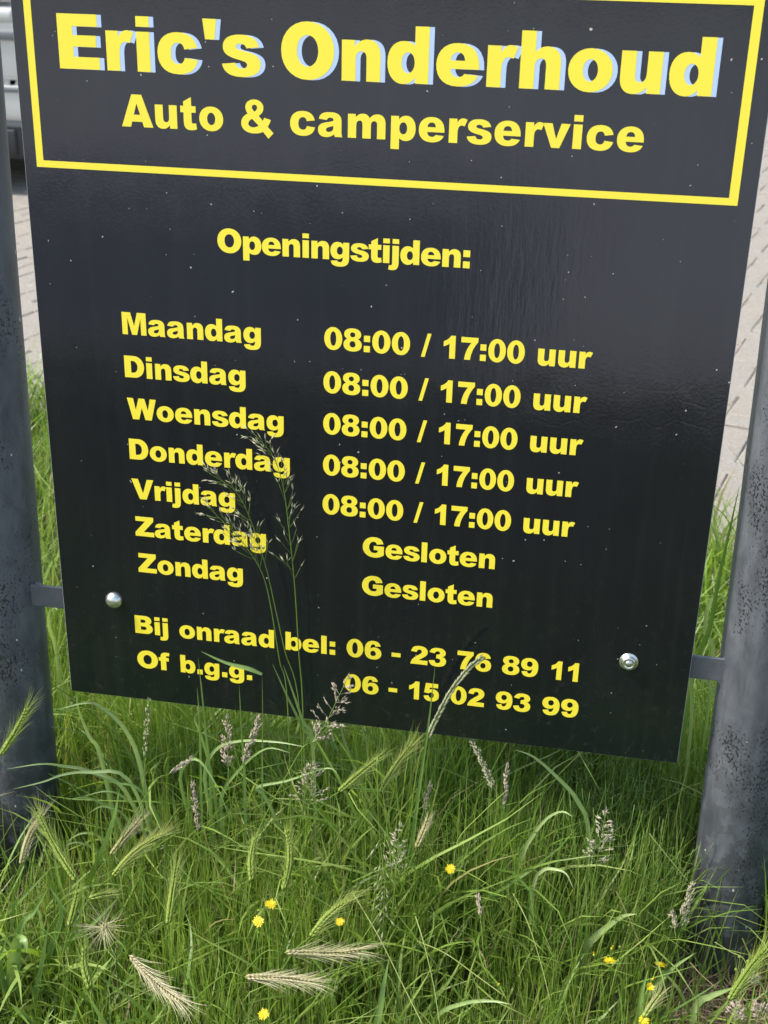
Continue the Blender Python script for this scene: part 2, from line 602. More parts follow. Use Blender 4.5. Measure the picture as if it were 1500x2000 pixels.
G('/', 569, 'M 355 1491 L 580 1491 L 220 -25 L -5 -25')
G('0', 1366, oval(79, -25, 1286, 1471) + ' ' + oval(483, 245, 882, 1205))
G('1', 1366, 'M 1000 1471 L 1000 0 L 590 0 L 590 960 C 470 870 350 810 180 760 L 180 1085 C 420 1170 590 1300 670 1471')
G('2', 1366, 'M 1277 330 L 640 330 C 700 390 760 430 870 505 C 1150 690 1265 830 1265 1035 C 1265 1310 1060 1471 680 1471 C 310 1471 120 1320 95 1010 L 490 978 C 505 1120 560 1190 670 1190 C 780 1190 850 1130 850 1035 C 850 945 790 870 600 735 C 230 470 90 290 60 0 L 1277 0')
G('3', 1366, 'M 455 1030 L 85 1095 C 150 1350 340 1471 670 1471 C 1050 1471 1230 1320 1230 1090 C 1230 950 1150 850 1010 790 C 1190 740 1285 620 1285 440 C 1285 150 1050 -25 660 -25 C 310 -25 110 110 60 410 L 455 460 C 490 320 550 250 655 250 C 790 250 868 330 868 455 C 868 590 790 645 640 645 L 560 638 L 580 925 C 740 925 832 980 832 1085 C 832 1165 770 1215 665 1215 C 560 1215 490 1150 455 1030')
G('5', 1366, 'M 205 1446 L 1190 1446 L 1190 1110 L 535 1110 L 505 930 C 590 970 670 990 760 990 C 1080 990 1285 800 1285 500 C 1285 170 1040 -25 670 -25 C 310 -25 105 120 65 400 L 470 440 C 490 320 560 250 665 250 C 800 250 875 340 875 490 C 875 640 800 715 670 715 C 590 715 520 690 450 625 L 95 675')
six = 'M 1222 1080 C 1170 1340 1010 1471 700 1471 C 290 1471 78 1200 78 690 C 78 210 290 -25 690 -25 C 1060 -25 1285 180 1285 480 C 1285 770 1090 950 810 950 C 680 950 570 910 485 820 C 500 1090 570 1205 690 1205 C 770 1205 825 1150 838 1035 ' + oval(492, 230, 885, 680)
G('6', 1366, six)
xf('9', '6', lambda x, y: (1366 - x, 1446 - y))
G('7', 1366, 'M 95 1446 L 1272 1446 L 1272 1180 C 960 850 790 420 755 0 L 345 0 C 375 400 530 780 800 1105 L 95 1105')
G('8', 1366, 'M 683 1471 C 1040 1471 1248 1330 1248 1090 C 1248 950 1170 850 1030 785 C 1200 720 1292 590 1292 420 C 1292 130 1060 -25 683 -25 C 306 -25 74 130 74 420 C 74 590 166 720 336 785 C 196 850 118 950 118 1090 C 118 1330 326 1471 683 1471 ' + oval(508, 895, 858, 1222) + ' ' + oval(485, 232, 881, 655))
G('a', 1366, 'M 488 735 L 104 776 C 140 1000 290 1086 640 1086 C 820 1086 935 1070 1030 1010 C 1140 945 1192 840 1192 650 L 1192 230 C 1192 130 1200 70 1240 0 L 868 0 C 856 40 848 70 842 120 C 720 10 590 -25 440 -25 C 190 -25 62 100 62 300 C 62 480 170 575 410 620 C 640 660 720 680 805 715 C 805 810 770 845 650 845 C 560 845 515 815 488 735 M 805 490 C 700 450 640 440 570 422 C 485 395 450 355 450 300 C 450 240 495 205 570 205 C 720 205 805 290 805 430')
G('b', 1366, 'M 130 1466 L 530 1466 L 530 975 C 610 1045 710 1086 835 1086 C 1120 1086 1300 870 1300 540 C 1300 190 1110 -25 850 -25 C 710 -25 590 30 502 150 L 502 0 L 130 0 ' + oval(528, 265, 898, 800))
xf('d', 'b', lambda x, y: (1366 - x, y))
xf('p', 'b', lambda x, y: (x, 1062 - y))
G('c', 1366, 'M 890 420 L 1285 375 C 1220 110 1020 -25 690 -25 C 290 -25 80 190 80 530 C 80 870 310 1086 695 1086 C 1020 1086 1205 960 1272 690 L 885 640 C 860 760 800 812 700 812 C 560 812 480 710 480 520 C 480 340 560 250 695 250 C 800 250 865 300 890 420')
G('e', 1366, 'M 1284 425 L 482 425 C 492 290 570 215 692 215 C 770 215 830 240 872 305 L 1262 275 C 1170 80 1000 -25 690 -25 C 300 -25 80 180 80 525 C 80 860 310 1086 685 1086 C 1080 1086 1284 860 1284 470 M 880 640 L 482 640 C 500 780 570 850 682 850 C 800 850 866 780 880 640')
G('f', 797, 'M 185 1062 L 185 1120 C 185 1370 300 1491 600 1491 C 680 1491 760 1485 850 1470 L 812 1215 C 780 1222 740 1226 700 1226 C 610 1226 585 1190 585 1062 L 780 1062 L 780 780 L 585 780 L 585 0 L 185 0 L 185 780 L 40 780 L 40 1062')
G('g', 1366, 'M 1236 1062 L 865 1062 L 865 925 C 780 1035 670 1086 520 1086 C 240 1086 66 870 66 560 C 66 250 230 40 510 40 C 640 40 750 85 838 175 L 838 95 C 838 -60 780 -135 650 -135 C 560 -135 505 -105 490 -40 L 100 -75 C 110 -290 290 -405 640 -405 C 1060 -405 1236 -240 1236 110 ' + oval(468, 312, 840, 806))
arch = 'C 620 1040 720 1086 855 1086 C 1105 1086 1240 940 1240 665 L 1240 0 L 838 0 L 838 590 C 838 720 788 780 692 780 C 590 780 530 700 530 560 L 530 0 L 130 0'
G('h', 1366, 'M 130 1466 L 530 1466 L 530 935 ' + arch)
G('n', 1366, 'M 130 1062 L 503 1062 L 503 905 ' + arch)
xf('u', 'n', lambda x, y: (1366 - x, 1062 - y))
G('i', 683, rect(141, 0, 541, 1062), rect(141, 1190, 541, 1466))
G('j', 683, 'M 141 1062 L 541 1062 L 541 70 C 541 -270 440 -405 130 -405 C 60 -405 0 -400 -90 -375 L -50 -105 C -10 -118 20 -122 50 -122 C 120 -122 141 -80 141 30', rect(141, 1190, 541, 1466))
G('l', 683, rect(141, 0, 541, 1466))
G('m', 2048, 'M 130 1062 L 500 1062 L 500 915 C 600 1035 700 1086 850 1086 C 1000 1086 1100 1030 1160 905 C 1280 1035 1390 1086 1530 1086 C 1790 1086 1922 940 1922 650 L 1922 0 L 1522 0 L 1522 610 C 1522 730 1480 780 1385 780 C 1280 780 1226 710 1226 560 L 1226 0 L 826 0 L 826 600 C 826 730 790 780 695 780 C 590 780 530 700 530 560 L 530 0 L 130 0')
G('o', 1366, oval(80, -25, 1286, 1086) + ' ' + oval(480, 250, 886, 812))
G('r', 911, 'M 130 1062 L 505 1062 L 505 890 C 580 1035 660 1086 770 1086 C 840 1086 900 1070 970 1030 L 848 745 C 790 768 755 775 715 775 C 590 775 530 670 530 430 L 530 0 L 130 0')
G('s', 1253, 'M 60 310 L 455 347 C 480 250 540 205 640 205 C 745 205 800 240 800 300 C 800 360 750 385 600 420 C 230 495 95 580 95 765 C 95 960 280 1086 610 1086 C 930 1086 1100 1000 1165 775 L 790 735 C 765 815 710 850 610 850 C 520 850 478 820 478 770 C 478 715 530 695 680 670 C 1060 610 1205 520 1205 325 C 1205 110 1010 -25 650 -25 C 290 -25 100 85 60 310')
G('t', 911, 'M 605 1466 L 605 1062 L 825 1062 L 825 770 L 605 770 L 605 400 C 605 310 630 280 710 280 C 750 280 790 288 830 300 L 862 25 C 770 -5 680 -25 570 -25 C 310 -25 205 90 205 370 L 205 770 L 50 770 L 50 1062 L 205 1062 L 205 1255')
G('v', 1253, 'M 5 1062 L 428 1062 L 632 385 L 838 1062 L 1250 1062 L 808 0 L 440 0')


def text_mesh(name, words, cap, mat, parent, y_front, thick, tracking=-70, dx=0.0, dz=0.0, grow=1.0):
    """words: (text, x0, x1, baseline z) fitted to the board; one mesh of thin film"""
    V, F = [], []
    sy = cap / 1466
    for (txt, x0, x1, zb) in words:
        pen, pl = 0, []
        for ch in txt:
            pl.append((ch, pen))
            pen += ADV[ch] + tracking
        xs = [p[0] + o for ch, o in pl for g_ in GL[ch] for l in g_ for p in l]
        a, b = min(xs), max(xs)
        sx = (x1 - x0) / (b - a)
        for ch, o in pl:
            for grp in GL[ch]:
                loops = [[Vector((x0 + (p[0] + o - a) * sx + dx, 0, zb + p[1] * sy + dz)) for p in l] for l in grp]
                flatv = [v for l in loops for v in l]
                tris = geometry.tessellate_polygon([[Vector((v.x, v.z, 0)) for v in l] for l in loops])
                b0 = len(V)
                n = len(flatv)
                V += [(v.x, y_front, v.z) for v in flatv] + [(v.x, y_front + thick, v.z) for v in flatv]
                for t in tris:
                    p0, p1, p2 = (flatv[q] for q in t)
                    cr = (p1.x - p0.x) * (p2.z - p0.z) - (p1.z - p0.z) * (p2.x - p0.x)
                    F.append(tuple(b0 + q for q in (t if cr > 0 else t[::-1])))
                k = 0
                for l in loops:
                    m = len(l)
                    for q in range(m):
                        i0, i1 = b0 + k + q, b0 + k + (q + 1) % m
                        F.append((i0, i1, i1 + n, i0 + n))
                    k += m
    return mesh_obj(name, V, F, mat, parent)


# ------------------------------------------------------------------ the sign: posts, crossbars, board, lettering
sign = empty('business_sign', (0.45, 0.03, 0))
tag(sign, 'black notice board with yellow lettering and opening hours on two dark grey steel posts', 'sign')


def keep(o):
    """children of the sign keep their world coordinates"""
    o.matrix_parent_inverse = Matrix.Translation((-0.45, -0.03, 0))
    return o


def post(xb, yb, xt, yt, r=0.0535, h=1.72):
    n, segs = 48, 40
    vs, fs = [], []
    for j in range(segs + 1):
        t = j / segs
        cx, cy, z = xb + (xt - xb) * t, yb + (yt - yb) * t, -0.06 + (h + 0.06) * t
        for k in range(n):
            a = 2 * math.pi * k / n
            rr = r + 0.0006 * noise.noise(Vector((math.cos(a) * 3, math.sin(a) * 3, z * 9)))
            vs.append((cx + rr * math.cos(a), cy + rr * math.sin(a), z))
    for j in range(segs):
        for k in range(n):
            a, b = j * n + k, j * n + (k + 1) % n
            fs.append((a, b, b + n, a + n))
    # domed cap
    top = segs * n
    base = len(vs)
    cx, cy = xt, yt
    for m, (f, dz_) in enumerate(((0.93, 0.010), (0.6, 0.018))):
        for k in range(n):
            a = 2 * math.pi * k / n
            vs.append((cx + r * f * math.cos(a), cy + r * f * math.sin(a), h + dz_))
    vs.append((cx, cy, h + 0.021))
    for k in range(n):
        k2 = (k + 1) % n
        fs += [(top + k, top + k2, base + k2, base + k), (base + k, base + k2, base + n + k2, base + n + k),
               (base + n + k, base + n + k2, len(vs) - 1)]
    return keep(mesh_obj('post', vs, fs, M['post'], sign, smooth=True))


POST_Y = 0.030
post(-0.1120, POST_Y, -0.0845, POST_Y)
post(1.0050, POST_Y, 0.9700, POST_Y)


def crossbar(z0, z1):
    keep(bm_obj('crossbar', box_bm(-0.057, 0.951, 0.0085, 0.0135, z0, z1, 0.001, 1), M['bar'], sign))


def weld(x, sx, zz, sg, r_):
    """concave weld fillet in the corner between a flat bar and a post"""
    q = [(r_ - r_ * math.sin(a), r_ - r_ * math.cos(a)) for a in [k * math.pi / 12 for k in range(7)]]
    pts = [(-0.006, -0.001), (r_, -0.001)] + q[1:-1] + [(0, r_), (-0.006, r_)]
    n = len(pts)
    vs = [(x + sx * px, yy, zz + sg * pz) for yy in (0.0088, 0.0132) for (px, pz) in pts]
    fs = [tuple(range(n)), tuple(range(2 * n - 1, n - 1, -1))] + [(k, n + k, n + (k + 1) % n, (k + 1) % n) for k in range(n)]
    keep(mesh_obj('weld', vs, fs, M['bar'], sign))


weld(0.9435, -1, 0.4985, -1, 0.0085)
weld(-0.0400, 1, 0.5335, 1, 0.0045)
crossbar(0.4985, 0.5335)
crossbar(1.4485, 1.4835)

BOARD_TOP = 1.605
bm = box_bm(0.0, 0.9, 0.0, 0.006, 0.3635, BOARD_TOP, 0.0006, 1)
board = bm_obj('board', bm, [M['board'], M['board_edge']], sign)
keep(board)
for p in board.data.polygons:
    if abs(p.normal.y) < 0.9:
        p.material_index = 1

Y1, Y2 = -0.00015, -0.0003


def bkeep(o):
    return o


# border rectangle: four strips, mitred as one film
x0, x1, z0, z1, w = 0.0165, 0.8795, 1.1402, 1.3655, 0.0098
vs = []
for yy in (Y2, Y2 + 0.00022):
    vs += [(x0, yy, z0), (x1, yy, z0), (x1, yy, z1), (x0, yy, z1),
           (x0 + w * .95, yy, z0 + w * .85), (x1 - w * 1.08, yy, z0 + w * .85), (x1 - w * 1.08, yy, z1 - w * .85), (x0 + w * .95, yy, z1 - w * .85)]
fs = []
for k in range(4):
    n = (k + 1) % 4
    fs += [(k, n, 4 + n, 4 + k), (k, 8 + k, 8 + n, n), (4 + k, 4 + n, 12 + n, 12 + k)]
bkeep(mesh_obj('border', vs, fs, M['yellow'], board))

TITLE = [("Eric's", 0.0574, 0.3102, 1.26), ('Onderhoud', 0.3351, 0.8346, 1.26)]
bkeep(text_mesh('lettering_shadow', TITLE, 0.0629, M['paleblue'], board, Y1, 0.0001, 0, dx=0.0056, dz=-0.0002))
LINES = [
    (TITLE, 0.0629, 0),
    ([('Auto', 0.1326, 0.2621, 1.1951), ('&', 0.2846, 0.3248, 1.1951), ('camperservice', 0.3455, 0.7652, 1.1951)], 0.0382, 0),
    ([('Openingstijden:', 0.2502, 0.5709, 1.0465)], 0.0303, -112),
    ([('Maandag', 0.1169, 0.3049, 0.9295)], 0.0300, -70), ([('Dinsdag', 0.1166, 0.2832, 0.8701)], 0.0300, -70),
    ([('Woensdag', 0.1171, 0.3342, 0.811)], 0.0300, -70), ([('Donderdag', 0.1161, 0.3422, 0.7521)], 0.0300, -70),
    ([('Vrijdag', 0.1164, 0.2646, 0.6929)], 0.0300, -70), ([('Zaterdag', 0.1179, 0.3076, 0.6357)], 0.0300, -70),
    ([('Zondag', 0.1191, 0.2732, 0.5785)], 0.0300, -70)]
for (a, b), z in zip([(0.3888, 0.73), (0.3879, 0.7285), (0.3879, 0.7284), (0.3878, 0.7276), (0.3875, 0.7274)], (0.9298, 0.8708, 0.8134, 0.7546, 0.6973)):
    k = (b - a) / 0.3412
    f = lambda x: a + (x - 0.3888) * k
    LINES.append(([('08:00', a, f(.5003), z), ('/', f(.5146), f(.5272), z), ('17:00', f(.5432), f(.6458), z), ('uur', f(.6624), b, z)], 0.0298, -70))
LINES += [
    ([('Gesloten', 0.444, 0.6258, 0.6389)], 0.0298, -70), ([('Gesloten', 0.444, 0.6259, 0.5797)], 0.0298, -70),
    ([('Bij', 0.1083, 0.1585, 0.4775), ('onraad', 0.1756, 0.3173, 0.4775), ('bel:', 0.3341, 0.407, 0.4775)], 0.0293, -60),
    ([('06', 0.4235, 0.4738, 0.4777), ('-', 0.4885, 0.5014, 0.4777), ('23', 0.5157, 0.5664, 0.4777), ('76', 0.5819, 0.6299, 0.4777), ('89', 0.6452, 0.6954, 0.4777), ('11', 0.7136, 0.7509, 0.4777)], 0.0295, -60),
    ([('Of', 0.1086, 0.1587, 0.4192), ('b.g.g.', 0.175, 0.2836, 0.4192)], 0.0293, -60),
    ([('06', 0.4212, 0.471, 0.4192), ('-', 0.4856, 0.4982, 0.4192), ('15', 0.5152, 0.5586, 0.4192), ('02', 0.5747, 0.6233, 0.4192), ('93', 0.6394, 0.6888, 0.4192), ('99', 0.7051, 0.7558, 0.4192)], 0.0295, -60)]
for words, cap, trk in LINES:
    for wd in words:
        bkeep(text_mesh('lettering', [wd], cap, M['yellow'], board, Y2, 0.00022, trk))


def lathe(name, prof, mat, parent, loc, n=28):
    vs, fs = [], []
    for (r_, d) in prof:
        for k in range(n):
            a = 2 * math.pi * k / n
            vs.append((loc[0] + r_ * math.cos(a), loc[1] - d, loc[2] + r_ * math.sin(a)))
    for j in range(len(prof) - 1):
        for k in range(n):
            a, b = j * n + k, j * n + (k + 1) % n
            fs.append((a, b, b + n, a + n))
    vs.append((loc[0], loc[1] - prof[-1][1], loc[2]))
    e = (len(prof) - 1) * n
    for k in range(n):
        fs.append((e + k, e + (k + 1) % n, len(vs) - 1))
    return mesh_obj(name, vs, fs, mat, parent, smooth=True)


for (bx, bz, dome) in ((0.0790, 0.5280, True), (0.8170, 0.5190, False), (0.079, 1.466, True), (0.817, 1.466, False)):
    if dome:
        prof = [(0.0128, 0.0), (0.0128, 0.0016), (0.0122, 0.0035), (0.0105, 0.0062), (0.0080, 0.0082), (0.0048, 0.0095), (0.0016, 0.0100)]
        o = lathe('bolt', prof, M['steel'], board, (bx, 0.0, bz))
    else:
        prof = [(0.0130, 0.0), (0.0130, 0.0014), (0.0122, 0.0019), (0.0102, 0.0019), (0.0098, 0.0050), (0.0085, 0.0068), (0.0066, 0.0072), (0.0060, 0.0062), (0.0046, 0.0062), (0.0040, 0.0076), (0.0015, 0.0082)]
        o = lathe('bolt', prof, M['steel'], board, (bx, 0.0, bz))
    bkeep(o)

# ------------------------------------------------------------------ parked car on the paving, far left
M['car_paint'] = simple('silver_car_paint', (0.50, 0.50, 0.48), 0.3, 0.15, var=0.02, vscale=3)
M['car_black'] = simple('black_car_plastic', (0.018, 0.020, 0.024), 0.5)
M['car_grey'] = simple('grey_car_trim', (0.15, 0.155, 0.165), 0.45)
M['glass'] = simple('dark_car_glass', (0.012, 0.014, 0.017), 0.05, spec=0.8)
M['rubber'] = simple('tyre_rubber', (0.02, 0.02, 0.02), 0.8)
M['lamp_red'] = simple('red_lamp_glass', (0.35, 0.012, 0.012), 0.15)
M['lamp_clear'] = simple('clear_lamp_glass', (0.55, 0.56, 0.58), 0.1, 0.4)
M['alloy'] = simple('wheel_alloy', (0.45, 0.46, 0.47), 0.3, 0.8)


def car():
    root = empty('parked_car', (-3.355, 7.53, 0.0), R(0.0))
    tag(root, 'silver car parked on the pale paving beyond the left post', 'car')

    def P(name, bm_or_v, mat, fs=None, smooth=True, parent=root):
        if fs is None:
            return bm_obj(name, bm_or_v, mat, parent, smooth)
        return mesh_obj(name, bm_or_v, fs, mat, parent, smooth)
    # lofted body: stations along y (rear = -2.1), each half section of (x, z)
    st = [(-2.10, .86, .42, .98, .97, .86), (-2.02, .88, .40, 1.00, 1.02, .87), (-1.55, .885, .38, 1.01, 1.50, .66), (-1.0, .89, .36, 1.0, 1.55, .64),
          (0.0, .89, .36, .97, 1.54, .64), (0.55, .89, .36, .95, 1.46, .64), (1.10, .88, .36, .92, 1.02, .74), (1.6, .86, .38, .84, .90, .76), (2.0, .80, .40, .72, .76, .70), (2.12, .72, .44, .62, .64, .60)]
    vs, fs = [], []
    ring = []
    for (y, hw, zb, zbelt, zr, hr) in st:
        half = [(hw * .80, zb - .10), (hw * .97, zb), (hw, zb + .14), (hw, .70 if zbelt > .8 else zbelt * .8), (hw * .985, zbelt - .05), (hw * .955, zbelt),
                (hr * 1.12 if zr > 1.1 else hw * .9, zbelt + (zr - zbelt) * .55), (hr, zr - .03 if zr > zbelt + .05 else zr), (hr * .6, zr)]
        pts = [(x, z) for x, z in half] + [(-x, z) for x, z in reversed(half)]
        b = len(vs)
        vs += [(x, y, z) for x, z in pts]
        ring.append((b, len(pts)))
    for (b0, n), (b1, _) in zip(ring, ring[1:]):
        for k in range(n):
            k2 = (k + 1) % n
            fs.append((b0 + k, b0 + k2, b1 + k2, b1 + k))
    fs.append(tuple(range(ring[0][0], ring[0][0] + ring[0][1]))[::-1])
    fs.append(tuple(range(ring[-1][0], ring[-1][0] + ring[-1][1])))
    bm = bmesh.new()
    vv = [bm.verts.new(v) for v in vs]
    for f in fs:
        bm.faces.new([vv[i] for i in f])
    bmesh.ops.recalc_face_normals(bm, faces=bm.faces)
    body = P('body', bm, M['car_paint'])
    md = body.modifiers.new('bevel', 'BEVEL')
    md.width, md.segments, md.angle_limit = 0.02, 3, R(25)
    # rear: bumper, lower valance, trim, window, lamps
    rear = P('bumper', box_bm(-.885, .885, -2.17, -1.75, .415, .605, .035, 4), M['car_paint'])
    P('rub_strip', box_bm(-.87, .87, -2.183, -2.10, .575, .600, .006, 2), M['car_grey'], parent=rear)
    P('valance', box_bm(-.862, .862, -2.150, -1.74, .205, .418, .04, 4), M['car_black'])
    P('valance_band', box_bm(-.868, .868, -2.158, -2.0, .385, .42, .008, 2), M['car_grey'])
    P('lower_panel', box_bm(-.60, .80, -2.166, -2.1, .235, .375, .012, 3), M['car_black'])
    P('tailgate', box_bm(-.855, .855, -2.128, -2.0, .63, .985, .03, 4), M['car_paint'])
    P('trim_strip', box_bm(-.84, .84, -2.150, -2.02, .842, .886, .008, 2), M['car_grey'])
    P('shoulder', box_bm(-.84, .84, -2.142, -1.97, .925, 1.005, .03, 4), M['car_paint'])
    P('rear_window', [(-.80, -2.068, 1.03), (.80, -2.068, 1.03), (.63, -1.635, 1.44), (-.63, -1.635, 1.44)], M['glass'], [(0, 1, 2, 3)], False)
    for s_ in (-1, 1):
        P('tail_lamp', box_bm(min(s_ * .72, s_ * .868), max(s_ * .72, s_ * .868), -1.98, -1.78, 1.09, 1.40, .02, 3), M['lamp_red'])
        P('headlamp', box_bm(min(s_ * .45, s_ * .74), max(s_ * .45, s_ * .74), 1.95, 2.10, .58, .70, .02, 3), M['lamp_clear'])
        P('side_window', [(s_ * .875, -1.45, 1.03), (s_ * .87, .95, .985), (s_ * .70, .45, 1.41), (s_ * .70, -1.2, 1.45)], M['glass'], [(0, 1, 2, 3)], False)
        P('mirror', box_bm(min(s_ * .9, s_ * 1.05), max(s_ * .9, s_ * 1.05), .62, .75, .98, 1.10, .03, 3), M['car_paint'])
    P('windscreen', [(-.76, 1.07, 1.03), (.76, 1.07, 1.03), (.62, .60, 1.42), (-.62, .60, 1.42)], M['glass'], [(0, 1, 2, 3)], False)
    for sx in (-1, 1):
        for wy in (-1.32, 1.34):
            bm = bmesh.new()
            prof = [(.20, .10), (.29, .105), (.315, .085), (.32, .04), (.32, -.04), (.315, -.085), (.29, -.105), (.20, -.10)]
            vs, fs = [], []
            n = 32
            for (r_, d) in prof:
                for k in range(n):
                    a = 2 * math.pi * k / n
                    vs.append((sx * .80 + d, wy + r_ * math.cos(a), .325 + r_ * math.sin(a)))
            for j in range(len(prof) - 1):
                for k in range(n):
                    fs.append((j * n + k, j * n + (k + 1) % n, (j + 1) * n + (k + 1) % n, (j + 1) * n + k))
            bm.free()
            w_ = P('wheel', vs, M['rubber'], fs)
            vs, fs = [], []
            for k in range(10):
                a = 2 * math.pi * k / 10
                for rr, aw in ((.05, .30), (.205, .16)):
                    for sgn in (-1, 1):
                        vs.append((sx * .895, wy + rr * math.cos(a + sgn * aw), .325 + rr * math.sin(a + sgn * aw)))
                b = k * 4
                fs.append((b, b + 1, b + 3, b + 2))
            P('rim', vs, M['alloy'], fs, False, parent=w_)
            P('wheel_arch', box_bm(min(sx * .6, sx * .893), max(sx * .6, sx * .893), wy - .37, wy + .37, .20, .68, .12, 4), M['car_black'])
    P('underbody', box_bm(-.78, .78, -1.9, 1.9, .19, .40, .02, 1), M['car_black'])


car()

# ------------------------------------------------------------------ plants: geometry makers
NR = np.random.default_rng(7)


def ribbons(bx, by, bz, az, lean, curl, L, w, seg, tint, face=None, wob=None):
    """many tapering blades at once -> verts, quads, tint"""
    n = len(bx)
    t = np.linspace(0, 1, seg + 1)
    th = lean[:, None] + curl[:, None] * t[None, :] ** 1.4
    ds = (L / seg)[:, None]
    hx = np.cumsum(np.sin(th) * ds, axis=1) - np.sin(th[:, :1]) * ds
    hz = np.cumsum(np.cos(th) * ds, axis=1) - np.cos(th[:, :1]) * ds
    a2 = az[:, None] + (wob[:, None] * t[None, :] ** 2 if wob is not None else 0)
    cx = bx[:, None] + hx * np.cos(a2)
    cy = by[:, None] + hx * np.sin(a2)
    cz = np.maximum(bz[:, None] + hz, 0.002)
    fa = (az + math.pi / 2 if face is None else face)[:, None] + 0.9 * (t[None, :] - .5) * np.where(np.arange(n) % 2, 1, -1)[:, None]
    ww = (w / 2)[:, None] * np.minimum(1.0, 0.55 + 1.6 * t)[None, :] * (1 - t[None, :] ** 2.6) ** .75
    ww[:, -1] = 0.00008
    sx, sy = np.cos(fa) * ww, np.sin(fa) * ww
    V = np.empty((n, seg + 1, 2, 3))
    V[:, :, 0, 0], V[:, :, 0, 1], V[:, :, 0, 2] = cx - sx, cy - sy, cz
    V[:, :, 1, 0], V[:, :, 1, 1], V[:, :, 1, 2] = cx + sx, cy + sy, cz
    b = (np.arange(n) * (seg + 1) * 2)[:, None] + (np.arange(seg) * 2)[None, :]
    F = np.stack([b, b + 1, b + 3, b + 2], axis=-1).reshape(-1, 4)
    return V.reshape(-1, 3), F, np.repeat(tint, (seg + 1) * 2)


def np_mesh(name, parts, mat, parent=None):
    Vs, Fs, Ts, o = [], [], [], 0
    for V, F, T in parts:
        Vs.append(V)
        Fs.append(F + o)
        Ts.append(T)
        o += len(V)
    V, F, T = np.concatenate(Vs), np.concatenate(Fs), np.concatenate(Ts)
    me = bpy.data.meshes.new(name)
    me.vertices.add(len(V))
    me.vertices.foreach_set('co', V.astype(np.float32).ravel())
    me.loops.add(F.size)
    me.loops.foreach_set('vertex_index', F.astype(np.int32).ravel())
    me.polygons.add(len(F))
    me.polygons.foreach_set('loop_start', np.arange(0, F.size, 4, dtype=np.int32))
    me.polygons.foreach_set('use_smooth', np.ones(len(F), dtype=bool))
    me.update(calc_edges=True)
    a = me.attributes.new('tint', 'FLOAT', 'POINT')
    a.data.foreach_set('value', T.astype(np.float32))
    me.materials.append(mat)
    return link(bpy.data.objects.new(name, me), parent)


def clear_of_posts(x, y, d=0.062):
    return ((x + .112) ** 2 + (y - .03) ** 2 > d * d) & ((x - 1.005) ** 2 + (y - .03) ** 2 > d * d)


def spread(n, x0, x1, y0, y1, clump=0.5, cr=0.03):
    """half random, half gathered in tussocks"""
    k = int(n * clump)
    x = NR.uniform(x0, x1, n)
    y = NR.uniform(y0, y1, n)
    m = max(1, k // 26)
    cx, cy = NR.uniform(x0, x1, m), NR.uniform(y0, y1, m)
    i = NR.integers(0, m, k)
    x[:k] = cx[i] + NR.normal(0, cr, k)
    y[:k] = cy[i] + NR.normal(0, cr, k)
    ok = clear_of_posts(x, y) & (y < E0.y + math.tan(EDGE_A) * x + NR.normal(0, .03, n)) & (y > -2.68)
    return x[ok], y[ok]


def sm(a, b, v):
    t = np.clip((v - a) / (b - a), 0, 1)
    return t * t * (3 - 2 * t)


def hgt(x, y):
    """height of the sward"""
    h = 0.17 + 0.155 * sm(-0.40, 0.06, y) + 0.03 * sm(0.2, 0.9, x) * sm(-.2, .1, y)
    h = h - 0.13 * np.exp(-((x - .98) ** 2 + (y + .10) ** 2) / .024) - 0.13 * np.exp(-((x + .06) ** 2 + (y + .06) ** 2) / .020)
    h = h * (1 - .12 * sm(1.0, 2.0, y))
    return h * (0.85 + .25 * np.sin(x * 9 + y * 5) * np.sin(y * 11 - x * 4))


def bare(x, y):
    """chance of a blade surviving: thin by the posts"""
    b = 0.93 * np.exp(-((x - .985) ** 2 + (y + .09) ** 2) / .016) + 0.92 * np.exp(-((x + .08) ** 2 + (y + .09) ** 2) / .015)
    return NR.uniform(0, 1, len(x)) > b


def tints(n, dry=0.04):
    t = np.clip(NR.normal(.42, .2, n), 0, .84)
    d = NR.uniform(0, 1, n) < dry
    t[d] = NR.uniform(.88, 1.0, d.sum())
    return t


def layer(n, box, w, lf, lean, curl, seg, dry=.04, clump=.5, cr=.03, wob=.5, zmin=None):
    x, y = spread(n, *box, clump, cr)
    k = bare(x, y)
    x, y = x[k], y[k]
    n = len(x)
    L = np.maximum(hgt(x, y), .05) * NR.uniform(lf[0], lf[1], n)
    return ribbons(x, y, np.full(n, -.004), NR.uniform(0, 2 * math.pi, n), np.abs(NR.normal(lean[0], lean[1], n)), NR.uniform(curl[0], curl[1], n), L,
                   NR.uniform(w[0], w[1], n), seg, tints(n, dry), NR.uniform(0, math.pi, n), NR.normal(0, wob, n))


NEAR = (-.55, 1.55, -.62, .55)
near = [layer(26000, NEAR, (.0013, .0027), (.62, 1.15), (.02, .055), (.0, .26), 4, .04, .6, .028, .3),
        layer(9000, NEAR, (.0026, .0046), (.65, 1.22), (.12, .14), (.2, 1.5), 5, .03, .6, .03),
        layer(900, (-.35, .62, -.48, .22), (.0042, .0078), (.85, 1.45), (.18, .15), (.6, 1.9), 8, .02, .5, .04),
        layer(330, (.5, 1.3, -.45, .2), (.0036, .0060), (.8, 1.4), (.18, .15), (.5, 1.8), 8, .03, .4, .04),
        layer(150, (-.32, .10, -.52, -.10), (.0085, .0135), (1.0, 1.5), (.22, .18), (.3, 1.5), 9, .0, .4, .04),
        layer(500, (-.3, 1.3, -.5, .2), (.0009, .0016), (.9, 1.35), (.15, .18), (.0, .8), 5, .9, .2),
        layer(9000, NEAR, (.0012, .0030), (.20, .50), (.5, .35), (.1, 1.4), 3, .28, .3, .03)]
